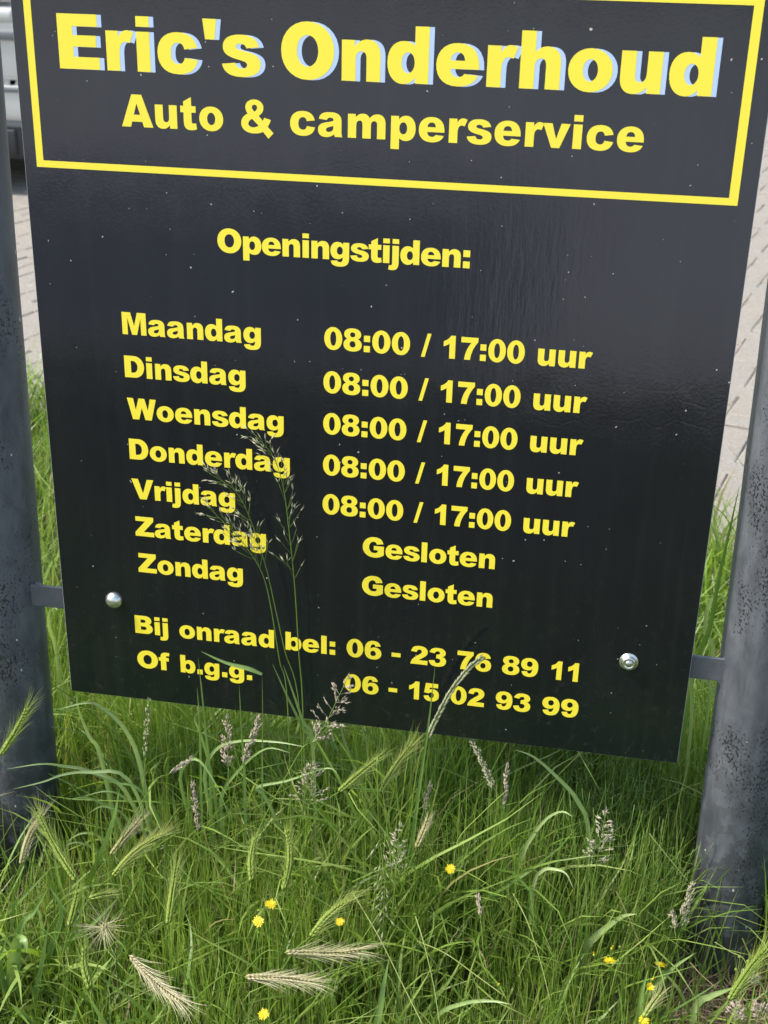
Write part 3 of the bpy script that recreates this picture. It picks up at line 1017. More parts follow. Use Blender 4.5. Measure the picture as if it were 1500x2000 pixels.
far = [layer(10000, (-1.7, 1.9, .5, 2.4), (.0020, .0040), (.6, 1.15), (.12, .14), (.1, 1.0), 4, .06),
       layer(4500, (-1.7, 1.9, .5, 2.4), (.0045, .0085), (.7, 1.25), (.15, .14), (.3, 1.6), 5, .03),
       layer(14000, (-3.6, 4.0, -2.6, 2.7), (.0030, .0060), (.5, 1.0), (.2, .2), (.2, 1.2), 3, .05),
       layer(5000, (-1.2, 2.2, -1.3, -.5), (.002, .0040), (.5, 1.0), (.2, .2), (.1, 1.2), 3, .05)]
gr = np_mesh('grass', near + far, M['grass'])
tag(gr, 'dense fine green verge grass growing under and around the notice board', 'grass', kind='stuff')

# litter of dead stalks lying on the soil by the feet of the posts
x, y = np.concatenate([NR.normal(.94, .13, 1500), NR.normal(-.02, .10, 700), NR.uniform(-.5, 1.5, 1200)]), np.concatenate([NR.normal(-.10, .09, 1500), NR.normal(.02, .08, 700), NR.uniform(-.5, .5, 1200)])
k = clear_of_posts(x, y, .058)
x, y = x[k], y[k]
n = len(x)
lit = ribbons(x, y, NR.uniform(.003, .022, n), NR.uniform(0, 6.28, n), NR.normal(1.45, .16, n), NR.normal(0, .35, n), NR.uniform(.03, .14, n), NR.uniform(.0008, .0028, n), 4,
              NR.uniform(0, 1, n), NR.uniform(0, 3.14, n), NR.normal(0, .6, n))
tag(np_mesh('dead_stalks', [lit], M['straw']), 'brown dead stalks littering the soil at the feet of the posts', 'litter', kind='stuff')


# ---- individual plants
def root_at(name, p, label, cat, group=None):
    e = empty(name, (p.x, p.y, 0.0))
    tag(e, label, cat, group)
    return e


class Bag:
    """faces of one part, in world coordinates until built"""
    def __init__(self):
        self.v, self.f, self.t = [], [], []

    def tube(self, pts, r0, r1, tint=.3, n=4):
        m = len(pts)
        b = len(self.v)
        for i, p in enumerate(pts):
            d = (pts[min(i + 1, m - 1)] - pts[max(i - 1, 0)]).normalized()
            a = d.cross(Vector((0.3, 1, 0.2))).normalized()
            c = d.cross(a)
            r = r0 + (r1 - r0) * i / (m - 1)
            for k in range(n):
                an = 2 * math.pi * k / n
                self.v.append(p + a * (r * math.cos(an)) + c * (r * math.sin(an)))
                self.t.append(tint)
        for i in range(m - 1):
            for k in range(n):
                k2 = (k + 1) % n
                self.f.append((b + i * n + k, b + i * n + k2, b + (i + 1) * n + k2, b + (i + 1) * n + k))
        self.f.append(tuple(b + (m - 1) * n + k for k in range(n)))

    def seed(self, p, d, L, w, tint, side=None, fat=0.6):
        """slim pointed husk"""
        d = d.normalized()
        a = (side or Vector((.2, 1, .3))).cross(d).normalized()
        c = d.cross(a)
        b = len(self.v)
        mid = p + d * (L * .38)
        self.v += [p, mid + a * w / 2, mid + c * w / 2 * fat, mid - a * w / 2, mid - c * w / 2 * fat, p + d * L]
        self.t += [tint * .8, tint, tint, tint, tint, min(1, tint + .1)]
        for k in range(4):
            k2 = (k + 1) % 4
            self.f += [(b, b + 1 + k2, b + 1 + k), (b + 5, b + 1 + k, b + 1 + k2)]

    def hair(self, p, d, L, w, tint, bend=None):
        d = d.normalized()
        a = d.cross((CAMLOC - p)).normalized()
        b = len(self.v)
        q = p + d * L * .5
        e = p + d * L + (bend or Vector((0, 0, 0))) * L * .25
        self.v += [p - a * w / 2, p + a * w / 2, q + a * w * .4, q - a * w * .4, e]
        self.t += [tint, tint, min(1, tint + .08), min(1, tint + .08), min(1, tint + .15)]
        self.f += [(b, b + 1, b + 2, b + 3), (b + 3, b + 2, b + 4)]

    def leaf(self, pts, w, tint=.5, fold=.25, seg=14, side=None, tipw=0.0):
        """folded blade along a smooth curve through pts"""
        P = catmull(pts, seg)
        m = len(P)
        b = len(self.v)
        for i, p in enumerate(P):
            t = i / (m - 1)
            d = (P[min(i + 1, m - 1)] - P[max(i - 1, 0)]).normalized()
            view = (CAMLOC - p).normalized()
            a = d.cross(side or view)
            a = a.normalized() if a.length > 1e-4 else Vector((1, 0, 0))
            up = a.cross(d)
            ww = w * .56 * min(1, .5 + 1.6 * t) * (1 - t ** 1.7) ** .85 + 0.00012
            self.v += [p - a * ww + up * ww * fold, p - up * ww * fold * .6, p + a * ww + up * ww * fold]
            self.t += [tint, min(1, tint + .22), tint]
        for i in range(m - 1):
            q = b + i * 3
            self.f += [(q, q + 1, q + 4, q + 3), (q + 1, q + 2, q + 5, q + 4)]

    def build(self, name, mat, root, smooth=True, stuff=False):
        o = root.location
        ob = mesh_obj(name, [v - o for v in self.v], self.f, mat, root, smooth, self.t)
        if stuff:
            ob['kind'] = 'stuff'
        return ob


def catmull(pts, seg):
    if len(pts) == 2:
        return [pts[0].lerp(pts[1], k / seg) for k in range(seg + 1)]
    out = []
    ext = [pts[0] * 2 - pts[1]] + list(pts) + [pts[-1] * 2 - pts[-2]]
    ns = len(pts) - 1
    per = max(2, round(seg / ns))
    for i in range(ns):
        p0, p1, p2, p3 = ext[i:i + 4]
        for k in range(per):
            t = k / per
            out.append(0.5 * ((2 * p1) + (p2 - p0) * t + (2 * p0 - 5 * p1 + 4 * p2 - p3) * t * t + (3 * p1 - p0 - 3 * p2 + p3) * t ** 3))
    out.append(pts[-1])
    return out


def stem_down(B, d, r_, reach=.5):
    """curved stalk from an ear base back to the soil"""
    g0 = B - d * (B.z * .55)
    ground = Vector((B.x - d.x * B.z * reach + r_.uniform(-.02, .02), B.y - d.y * B.z * reach * .6 + r_.uniform(-.01, .03), -.003))
    mid = B.lerp(ground, .5) - Vector((d.x, d.y, 0)) * (.02 + .1 * B.z)
    mid.z = max(mid.z, B.z * .42)
    near_ = B - d * min(.03, B.z * .3)
    return catmull([ground, mid, near_, B], 12)


def barley(b, t, z, dy, tint, label, awn=.034, dens=1.0, seed_w=.0031, rise=0.0, burst=False):
    r_ = random.Random(int(b[0] * 7 + b[1]))
    B = at_z(b[0], b[1], z)
    if burst:
        T = B + (CAMLOC - B).normalized() * .05 + Vector((.003, 0, .006))
    else:
        T = at_y(t[0], t[1], B.y + dy)
    ax = T - B
    L = ax.length
    ax.normalize()
    view = (CAMLOC - B).normalized()
    side = ax.cross(view)
    side = side.normalized() if side.length > .1 else Vector((1, 0, 0))
    up = side.cross(ax).normalized()
    root = root_at('barley_ear', B, label, 'wild barley', 'wild barley ears standing out of the grass')
    s = Bag()
    s.tube(stem_down(B, ax, r_), .0011, .0007, .35)
    s.build('stem', M['grass'], root)
    hs, aw = Bag(), Bag()
    hs.tube([B, B + ax * L * .5, T], .0009, .0006, tint * .4)
    n = max(7, int(L / .0048))
    bow = side * (r_.uniform(-.16, .16) * L)
    for i in range(n):
        f = i / (n - 1)
        c = B + ax * (L * f) + bow * (f * (1 - f) * 4 * .5)
        taper = .75 + .5 * math.sin(math.pi * min(1, f + .18)) * (1 - f * .3)
        for sg in (-1, 1):
            sd = side * sg
            for dep in (0, 1, -1):
                d = ax * 1.0 + sd * (.30 + .06 * r_.random() - abs(dep) * .20) + up * dep * .34
                p = c + sd * .0007 + ax * (.0018 * (sg > 0))
                tt = min(1, max(0, tint + r_.gauss(0, .06)))
                hs.seed(p, d, .0122 * taper, seed_w * 1.15 * taper, tt, up)
                spread_ = .05 + .34 * r_.random() ** 1.3
                if burst:
                    spread_ = .5 + 2.2 * r_.random()
                dd = ax + sd * spread_ * (1 if dep == 0 else r_.uniform(-.1, 1)) + up * (dep * r_.uniform(.05, .30) + r_.uniform(-.05, .05))
                if burst:
                    an = r_.uniform(0, 6.28)
                    dd = ax * r_.uniform(.1, .9) + (side * math.cos(an) + up * math.sin(an)) * 1.0
                aw.hair(p + d.normalized() * .0075 * taper, dd, awn * 1.3 * r_.uniform(.6, 1.2) * (1.05 - .2 * f), .00045, min(1, tt + .12), sd * .3)
    hs.build('husks', M['ear'], root, stuff=True)
    aw.build('awns', M['ear'], root, stuff=True)


BAR = [
    ((40, 1690), (80, 1598), .16, .02, .80, 'tan pink bristly barley ear against the foot of the left post', .030),
    ((150, 1722), (82, 1600), .17, .03, .28, 'bright green barley ear leaning left across the foot of the left post', .036),
    ((215, 1672), (264, 1612), .16, .03, .72, 'pale tan barley ear just behind a greener one, right of the left post', .030),
    ((218, 1713), (312, 1634), .17, .02, .40, 'long yellow green barley ear leaning right, right of the left post', .034),
    ((328, 1808), (343, 1702), .15, .04, .30, 'upright green barley ear between the pale tan pair and the drooping straw ear', .034),
    ((252, 1866), (345, 1948), .24, -.05, .86, 'straw coloured barley ear drooping to the lower right', .036),
    ((556, 1861), (690, 1856), .20, .01, .72, 'long pale barley ear lying level, upper of the two level ears', .037),
    ((478, 1908), (598, 1918), .22, -.01, .82, 'pale straw barley ear lying level, lower of the two level ears', .035),
    ((660, 1548), (736, 1484), 0.286, .01, .34, 'light green barley ear leaning right under the board, left one of a pair', .028),
    ((741, 1550), (800, 1462), 0.284, .02, .36, 'light green barley ear leaning right under the board, right one of a pair', .032),
    ((555, 1742), (560, 1632), .20, .03, .28, 'slim upright green barley ear below the middle of the board', .022),
    ((604, 1832), (678, 1764), .20, .02, .36, 'yellow green barley ear leaning right above the upper level ear', .028),
    ((490, 1725), (498, 1645), .20, .03, .28, 'small upright green barley ear left of the slim upright one', .020),
    ((176, 1935), (166, 1862), .19, .02, .20, 'dark green barley ear low between broad leaves and the drooping straw ear', .026),
    ((135, 1812), (150, 1750), .17, .02, .22, 'thin green barley ear rising beside the pale star shaped ear', .022),
    ((0, 1478), (48, 1392), 0.349, .02, .28, 'green barley ear in front of the left post, highest of all', .034),
    ((1256, 1990), (1282, 1952), .16, .02, .48, 'short pale green barley ear in front of the right post', .022),
    ((1422, 1956), (1492, 1862), .16, .02, .26, 'large bright green barley ear with long awns at the foot of the right post', .040),
    ((812, 1660), (832, 1608), .22, .02, .74, 'short pale straw barley ear beside the tall blade under the board', .018),
    ((172, 1755), (208, 1748), .17, .01, .34, 'short yellow green barley ear just above the star shaped ear', .018),
]
for b, t, z, dy, ti, lab, aw_ in BAR:
    barley(b, t, z, dy, ti, lab, aw_)
barley((200, 1814), None, .17, 0, .80, 'pale star shaped barley ear seen end on, awns spread all round', .036, burst=True)


def stalk(px, y0, y1):
    """points up a stalk: ground point below the first pixel, then the pixels, depth going y0 -> y1"""
    n = len(px)
    pts = [at_y(u, v, y0 + (y1 - y0) * i / max(1, n - 1)) for i, (u, v) in enumerate(px)]
    return pts


def foot(p, dx=0, dy=.0):
    return Vector((p.x + dx, p.y + dy, -.003))


def oat(px, y0, y1, label, top_from, seedn=5, tint=.35):
    """tall false oat grass: thin stalk, loose one-sided panicle"""
    r_ = random.Random(seedn)
    pts = stalk(px, y0, y1)
    base = pts[0]
    full = [foot(base, .01, -.01)] + pts
    root = root_at('oat_grass', full[0], label, 'tall grass', 'tall oat grass stalks in front of the board')
    line = catmull(full, 40)
    s = Bag()
    s.tube(line, .0011, .0004, .45)
    s.build('stem', M['grass'], root)
    br, sp = Bag(), Bag()
    zt = at_y(px[top_from][0], px[top_from][1], y0).z
    up = [p for p in line if p.z > zt]
    n = len(up)
    for i in range(1, n):
        p = up[i]
        f = i / n
        d0 = (up[i] - up[i - 1]).normalized()
        side = d0.cross(Vector((0, 1, 0))).normalized()
        for k in range(r_.choice((1, 2, 2, 3)) if f < .85 else 1):
            sg = r_.choice((-1, 1))
            Lb = (.034 * (1 - f) ** .6 + .006) * r_.uniform(.3, 1.0)
            d = d0 + side * sg * r_.uniform(.15, .8) + Vector((0, r_.uniform(-.35, .05), 0))
            q = p + d.normalized() * Lb
            br.tube([p, p.lerp(q, .5) + Vector((0, 0, -.001)), q], .00028, .00022, .4, 3)
            for m in range(r_.choice((1, 1, 2, 2))):
                d2 = d.normalized() + Vector((r_.uniform(-.7, .7), r_.uniform(-.4, .2), r_.uniform(-.2, .7)))
                sp.seed(q, d2, r_.uniform(.009, .014), .0027, tint + r_.uniform(.0, .35), side)
                if r_.random() < .5:
                    sp.seed(q, d2 + side * r_.uniform(-.6, .6), r_.uniform(.007, .011), .0020, tint + r_.uniform(.0, .3), side)
                sp.hair(q + d2.normalized() * .006, d2 + side * r_.uniform(-.5, .5), r_.uniform(.006, .012), .0004, .5)
    sp.seed(up[-1], up[-1] - up[-2], .010, .0016, tint)
    br.build('branchlets', M['grass'], root, stuff=True)
    sp.build('spikelets', M['panicle'], root, stuff=True)


oat([(592, 1400), (584, 1280), (576, 1150), (566, 1050), (553, 950), (532, 890), (499, 850)], -.030, -.042, 'right and tallest oat grass stalk rising over the lettering', 2, 3)
oat([(586, 1400), (556, 1270), (536, 1180), (520, 1110), (495, 1030), (462, 962), (409, 924)], -.024, -.034, 'middle oat grass stalk arching left over the lettering', 3, 8)
oat([(562, 1385), (546, 1290), (528, 1180), (512, 1120), (482, 1070), (452, 1035), (404, 988)], -.034, -.046, 'left oat grass stalk with the lowest arching panicle', 3, 15)


def panicle(b, t, z, dy, tint, label, width, name='fog_grass', cat='grass flower', n=9, per=5, slen=.0074, group='flowering grass heads', reach=.35, stemtint=.4, closed=0.0):
    r_ = random.Random(int(b[0] * 3 + b[1]))
    B = at_z(b[0], b[1], z)
    T = at_y(t[0], t[1], B.y + dy)
    ax = T - B
    L = ax.length
    ax.normalize()
    root = root_at(name, B, label, cat, group)
    s = Bag()
    s.tube(stem_down(B, ax, r_, reach), .0010, .0006, stemtint)
    s.tube([B, B + ax * L * .6, T], .0006, .0003, stemtint)
    s.build('stem', M['grass'], root)
    sp = Bag()
    view = (CAMLOC - B).normalized()
    side = ax.cross(view).normalized()
    up = side.cross(ax)
    for i in range(n):
        f = i / (n - 1)
        c = B + ax * L * f * .96
        wl = width / 2 * (1 - f) ** .65 * (.75 + .5 * r_.random()) + .0015
        for k in range(r_.choice((2, 3, 4)) if f < .9 else 1):
            an = r_.uniform(0, 2 * math.pi)
            out = side * math.cos(an) + up * math.sin(an) * .7
            d = (ax * (.55 + closed) + out).normalized()
            q = c + d * wl
            sp.tube([c, q], .00026, .0002, tint * .7, 3)
            for m in range(per):
                pp = c.lerp(q, .45 + .6 * m / per) + Vector((r_.gauss(0, .001), r_.gauss(0, .001), r_.gauss(0, .001)))
                sp.seed(pp, d + ax * r_.uniform(0, .6) + out.cross(ax) * r_.uniform(-.7, .7) + Vector((0, 0, r_.uniform(-.5, .1))), slen * r_.uniform(.75, 1.2), .0025, min(1, max(0, tint + r_.gauss(0, .1))), side)
    for m in range(5):
        sp.seed(T - ax * .006 * (m / 5), ax + side * r_.uniform(-.3, .3), slen, .0015, tint, side)
    sp.build('spikelets', M['panicle'], root, stuff=True)


panicle((1164, 1692), (1184, 1583), .235, .02, .62, 'cream loose grass panicle standing before dark horsetails', .040, n=12, per=6)
panicle((634, 1418), (680, 1322), 0.403, .02, .90, 'pinkish open grass panicle over the phone numbers at the board edge', .046, n=7, per=5, reach=.1)
panicle((603, 1572), (612, 1492), 0.264, .02, .78, 'pale pink open panicle under the board, above the long arching leaves', .052, n=9, per=5)
panicle((610, 1450), (650, 1412), 0.374, .02, .82, 'small pinkish panicle just below the board edge', .044, n=6, per=4)
panicle((774, 1700), (781, 1612), .22, .02, .52, 'greenish white loose panicle beside the short straw ear', .032, n=9, per=5)
panicle((446, 1500), (443, 1402), 0.329, .02, .92, 'tall pinkish brown panicle under the letters b.g.g.', .022, n=11, per=5, closed=.8)
panicle((474, 1492), (506, 1402), 0.336, .02, .80, 'narrow tan panicle leaning right under the letters b.g.g.', .013, n=12, per=4, closed=1.6)
panicle((330, 1512), (370, 1484), 0.318, .01, .78, 'small curved tan seed head among arching leaves', .009, n=8, per=4, closed=1.8)
panicle((386, 1622), (376, 1532), 0.219, .02, .88, 'slim brownish seed head right of the arching leaves', .007, n=12, per=4, closed=2)
panicle((968, 1545), (916, 1434), 0.288, .02, .48, 'dense pale green seed head just below the board edge', .020, n=22, per=5, closed=2.2, slen=.0062)
panicle((1330, 1812), (1352, 1728), .15, .02, .60, 'thick yellowish cocksfoot head in front of the right post', .020, n=16, per=6, closed=1.6, slen=.0066)
panicle((1318, 1818), (1313, 1782), .15, .01, .62, 'small side lobe head left of the thick cocksfoot head', .010, n=7, per=5, closed=1.6, slen=.0066)
panicle((986, 1582), (990, 1496), 0.255, .02, .95, 'thin pinkish spike right of the dense pale green seed head', .006, n=12, per=3, closed=2.2)
panicle((828, 1582), (839, 1532), 0.255, .02, .93, 'short pinkish spike near the tall blade under the board', .006, n=9, per=3, closed=2.2)
panicle((938, 1792), (934, 1752), .18, .02, .95, 'small pink spike deep in the fine grass', .006, n=8, per=3, closed=2.2)
panicle((1436, 1992), (1438, 1962), .15, .01, .98, 'small pink spikelet cluster at the foot of the right post', .026, n=5, per=5)
panicle((1492, 1988), (1478, 1960), .15, .01, .96, 'pink spikelet cluster at the right edge of the picture', .026, n=5, per=5)
panicle((1455, 1925), (1478, 1905), .17, .01, .64, 'cream spikelet cluster behind the large bright green ear', .024, n=5, per=4)
panicle((284, 1480), (290, 1370), 0.347, .02, .42, 'slim pale green seed head rising to the board edge at left', .007, n=12, per=3, closed=2.2)


def ryegrass(px, y0, y1, label, tint=.5, frm=.35, w=.0036):
    r_ = random.Random(px[0][0])
    pts = stalk(px, y0, y1)
    line = catmull([foot(pts[0], -.02, -.01)] + pts, 60)
    root = root_at('rye_grass', line[0], label, 'tall grass', 'flowering grass heads')
    s = Bag()
    s.tube(line, .0011, .0005, .45)
    s.build('stem', M['grass'], root)
    sp = Bag()
    z0 = at_y(*px[1], y0).z
    up = [p for p in line if p.z >= z0]
    for i in range(len(up) - 1):
        d0 = (up[i + 1] - up[i]).normalized()
        side = d0.cross(Vector((0, 1, 0))).normalized()
        for sub in (0, .5):
            p = up[i].lerp(up[i + 1], sub)
            for sg in (-1, 1):
                for m in range(2):
                    sp.seed(p + side * sg * .0005, d0 + side * sg * r_.uniform(.2, .42) + Vector((0, r_.uniform(-.2, .2), 0)), .011 * r_.uniform(.8, 1.1), w * .6, tint + r_.uniform(-.15, .15), Vector((0, 1, 0)))
    sp.build('spikelets', M['panicle'], root, stuff=True)


ryegrass([(812, 1520), (832, 1452), (852, 1405), (880, 1352), (912, 1310), (938, 1287)], -.05, -.045, 'pale braided grass spike leaning right across the phone numbers', .42)


def blade_thing(name, label, leaves, group='broad grass leaves', cat='grass leaf', mat='broad'):
    """leaves: list of (pixel points base->tip, y at base, y at tip, width, tint)"""
    first = at_y(*leaves[0][0][0], leaves[0][1])
    root = root_at(name, first, label, cat, group)
    for (px, y0, y1, w, ti, *free) in leaves:
        n = len(px)
        pts = [at_y(u, v, y0 + (y1 - y0) * i / max(1, n - 1)) for i, (u, v) in enumerate(px)]
        if pts[0].z > .02 and not free:
            dirn = (pts[1] - pts[0])
            pts = [Vector((pts[0].x - dirn.x * .4, pts[0].y - .01, -.003))] + pts
        bg_ = Bag()
        bg_.leaf(pts, w, ti, seg=22)
        bg_.build('leaf', M[mat], root)
    return root


blade_thing('grass_tuft', 'tuft of long broad leaves arching left over the left post', [
    ([(300, 1660), (276, 1503), (245, 1426), (196, 1380), (165, 1373), (112, 1386)], .00, -.06, .0070, .85),
    ([(230, 1640), (196, 1475), (175, 1440), (153, 1384), (150, 1358)], -.01, -.05, .0070, .75),
    ([(300, 1680), (245, 1545), (175, 1506), (122, 1496), (80, 1492), (14, 1502)], -.02, -.12, .0056, .85),
    ([(310, 1680), (252, 1524), (175, 1508), (122, 1513), (84, 1527), (26, 1541)], -.03, -.13, .0054, .85),
    ([(330, 1690), (310, 1600), (270, 1540), (224, 1528), (170, 1508)], -.03, -.07, .0056, .4),
    ([(300, 1650), (287, 1602), (245, 1560), (210, 1545), (160, 1556)], -.01, -.06, .0050, .65)], 'broad leaved grass tufts', 'grass tuft')
blade_thing('grass_tuft', 'lower tuft of pale leaves curling left beside the two tan ears', [
    ([(226, 1740), (206, 1660), (189, 1631), (157, 1628), (129, 1645)], -.04, -.08, .0062, .7),
    ([(240, 1730), (208, 1680), (180, 1655), (150, 1645), (126, 1652)], -.05, -.09, .0052, .75),
    ([(260, 1720), (230, 1600), (190, 1565), (160, 1558), (130, 1562)], -.03, -.08, .0048, .6),
    ([(275, 1735), (265, 1640), (240, 1590), (200, 1575), (170, 1590)], -.04, -.08, .0050, .5)], 'broad leaved grass tufts', 'grass tuft')
blade_thing('grass_tuft', 'tuft of pale arching leaves below the middle of the board edge', [
    ([(420, 1640), (400, 1520), (420, 1465), (470, 1447), (540, 1449), (592, 1458)], .00, -.05, .0058, .7),
    ([(440, 1660), (432, 1560), (470, 1500), (520, 1462), (566, 1470)], -.02, -.05, .0054, .6),
    ([(380, 1640), (352, 1520), (382, 1482), (420, 1530), (450, 1600)], -.01, -.06, .0052, .5),
    ([(560, 1660), (520, 1560), (500, 1538), (560, 1525), (640, 1500), (664, 1520)], -.02, -.05, .0050, .75),
    ([(430, 1640), (410, 1500), (390, 1430), (380, 1402), (398, 1383)], .00, -.04, .0046, .6)], 'broad leaved grass tufts', 'grass tuft')
blade_thing('grass_tuft', 'tuft of very broad leaves in the lower left corner', [
    ([(20, 2060), (24, 1940), (28, 1870), (36, 1836), (48, 1838), (52, 1862)], -.30, -.34, .0185, .55),
    ([(10, 2000), (35, 1825), (66, 1780), (95, 1732)], -.28, -.25, .0095, .45),
    ([(-20, 1850), (0, 1800), (45, 1752), (100, 1694)], -.22, -.20, .0090, .5),
    ([(20, 1900), (22, 1830), (26, 1750)], -.24, -.22, .0085, .3),
    ([(60, 2050), (70, 1925), (100, 1850), (120, 1780), (96, 1730)], -.27, -.25, .0115, .4),
    ([(195, 1900), (163, 1825), (138, 1788), (106, 1752)], -.22, -.24, .0080, .65),
    ([(80, 1960), (110, 1860), (180, 1805), (232, 1752)], -.24, -.22, .0090, .35)], 'broad leaved grass tufts', 'grass tuft')
blade_thing('grass_tuft', 'tuft of broad upright leaves between the star shaped and drooping ears', [
    ([(170, 2060), (185, 1980), (208, 1930), (226, 1888)], -.30, -.28, .0095, .55),
    ([(150, 2040), (158, 1960), (190, 1900), (222, 1880), (258, 1820)], -.30, -.24, .0080, .4),
    ([(60, 2060), (62, 1990), (80, 1890), (96, 1798)], -.33, -.30, .0090, .5),
    ([(112, 2060), (118, 1960), (128, 1880)], -.31, -.28, .0080, .3),
    ([(0, 2040), (12, 1960), (0, 1880), (14, 1830)], -.33, -.30, .0090, .35),
    ([(285, 1930), (262, 1924), (232, 1912), (222, 1902)], -.26, -.24, .0065, .85)], 'broad leaved grass tufts', 'grass tuft')
blade_thing('grass_leaf', 'long broad leaf rising below the two level ears at centre', [
    ([(728, 2040), (742, 1970), (750, 1920), (760, 1872)], -.30, -.26, .0105, .45)])
blade_thing('grass_leaf', 'very tall narrow leaf crossing the last phone number', [
    ([(792, 1760), (806, 1640), (820, 1530), (836, 1420), (850, 1300)], -.06, -.05, .0060, .35)])
blade_thing('grass_leaf', 'tall stiff leaf beside the oat stalks, left one of two', [
    ([(612, 1480), (590, 1420), (560, 1358), (532, 1296)], -.02, -.03, .0052, .55)])
blade_thing('grass_leaf', 'tall stiff leaf beside the oat stalks, right one of two', [
    ([(612, 1470), (592, 1410), (572, 1352), (553, 1298)], -.03, -.04, .0046, .6)])
blade_thing('grass_leaf', 'thin leaf pointing up through the first letters b.g.g.', [
    ([(410, 1520), (402, 1430), (394, 1350), (387, 1286)], -.03, -.04, .0036, .5)])
blade_thing('grass_leaf', 'short thin leaf left of the one through the letters b.g.g.', [
    ([(392, 1500), (389, 1400), (385, 1342)], -.03, -.04, .0030, .55)])
blade_thing('grass_leaf', 'straight thin leaf ending just under the letter g', [
    ([(478, 1540), (472, 1430), (467, 1338)], -.04, -.05, .0040, .45)])
blade_thing('grass_leaf', 'kinked leaf lying across the full stops of b.g.g.', [
    ([(512, 1520), (513, 1420), (512, 1322)], -.04, -.04, .0020, .5),
    ([(512, 1317), (485, 1306), (440, 1294), (392, 1272)], -.04, -.055, .0062, .5, True)])
blade_thing('grass_leaf', 'pale leaf arching over to the right, upper one of two under the board', [
    ([(1000, 1740), (1020, 1670), (1042, 1630), (1070, 1597), (1098, 1585), (1118, 1595)], -.05, -.09, .0060, .8)])
blade_thing('grass_leaf', 'pale leaf arching over to the right, lower one of two under the board', [
    ([(1040, 1740), (1058, 1702), (1080, 1697), (1105, 1706), (1120, 1736)], -.08, -.11, .0052, .9)])
blade_thing('grass_leaf', 'long leaf sweeping from the dark horsetails up to the board edge', [
    ([(1150, 1640), (1129, 1566), (1087, 1517), (1042, 1478), (1005, 1464)], -.01, -.05, .0066, .7)])
blade_thing('grass_leaf', 'broad leaf pointing right in front of the dark horsetails', [
    ([(1130, 1900), (1147, 1848), (1180, 1815), (1216, 1790), (1244, 1785)], -.10, -.13, .0118, .75)])
blade_thing('grass_leaf', 'broad leaf pointing at the foot of the right post', [
    ([(1240, 1985), (1266, 1942), (1312, 1893), (1358, 1861)], -.16, -.15, .0100, .6)])
blade_thing('grass_leaf', 'broad upright leaf left of the foot of the right post', [
    ([(1244, 2040), (1250, 1980), (1254, 1940), (1266, 1893)], -.22, -.20, .0100, .45)])
blade_thing('grass_leaf', 'short broad leaf across the foot of the right post', [
    ([(1360, 1966), (1388, 1946), (1414, 1936), (1434, 1928)], -.16, -.18, .0095, .7)])
blade_thing('grass_leaf', 'thin curved leaf right of the broad leaf at centre bottom', [
    ([(850, 1990), (905, 1960), (960, 1955), (1000, 1962)], -.26, -.28, .0060, .65)])
blade_thing('grass_leaf', 'bright leaf crossing the slot between board and right post', [
    ([(1352, 1330), (1385, 1230), (1402, 1140), (1424, 1040), (1444, 950)], .28, .16, .0075, .35)])
blade_thing('grass_leaf', 'pale leaf bent over in the slot beside the right post', [
    ([(1392, 1300), (1378, 1240), (1384, 1180), (1408, 1160), (1420, 1195)], .30, .30, .0070, .9)])
blade_thing('grass_leaf', 'pale leaf hanging under the bar of the right post', [
    ([(1350, 1420), (1350, 1330), (1372, 1326), (1392, 1348), (1400, 1390)], .22, .20, .0060, .85)])
blade_thing('grass_leaf', 'pale leaf curled under the bar of the left post', [
    ([(112, 1290), (98, 1230), (96, 1200), (106, 1186), (112, 1192)], .25, .20, .0065, .9)])

# long thin bent stalks crossing the foreground
for (px, y0, y1, lab, ti) in [
    ([(690, 1745), (740, 1830), (790, 1930), (830, 2010)], -.22, -.36, 'long straight pale stalk falling to the lower right at centre', .86),
    ([(812, 1790), (830, 1850), (848, 1930), (860, 2010)], -.24, -.34, 'second long pale stalk falling right of centre', .80),
    ([(815, 1838), (870, 1862), (930, 1905), (985, 1945)], -.22, -.30, 'thin pale stalk lying low right of centre', .88),
    ([(1002, 1745), (1030, 1800), (1056, 1880), (1076, 1960)], -.12, -.24, 'curved pale stalk left of the yellow flowers', .84),
    ([(885, 1700), (895, 1640), (940, 1590), (988, 1545)], -.10, -.06, 'thin green stalk rising right towards the pink spike', .62),
    ([(1203, 1740), (1232, 1800), (1252, 1850), (1262, 1890)], -.08, -.16, 'dry pale stalk leaning in front of the horsetails', .95),
    ([(1268, 1628), (1300, 1668), (1348, 1726)], -.04, -.06, 'thin yellowish stalk slanting to the right post', .88),
    ([(1396, 1840), (1425, 1858), (1452, 1872), (1462, 1900)], -.12, -.14, 'thin bent stalk in front of the right post', .84),
    ([(1348, 1880), (1370, 1904), (1400, 1930)], -.13, -.16, 'pinkish dry stalk against the right post foot', .96),
    ([(330, 1930), (290, 1935), (200, 1985), (150, 2010)], -.30, -.33, 'thin pale stalk in the lower left corner', .82),
    ([(250, 1862), (215, 1856), (180, 1862), (140, 1880)], -.24, -.26, 'thin green stalk carrying the drooping straw ear', .6)]:
    pts = catmull([at_y(u, v, y0 + (y1 - y0) * i / (len(px) - 1)) for i, (u, v) in enumerate(px)], 14)
    root = root_at('grass_stalk', pts[-1], lab, 'grass stalk', 'long bent grass stalks')
    s = Bag()
    s.tube(pts, .0009, .0007, ti)
    s.build('stalk', M['grass'], root)


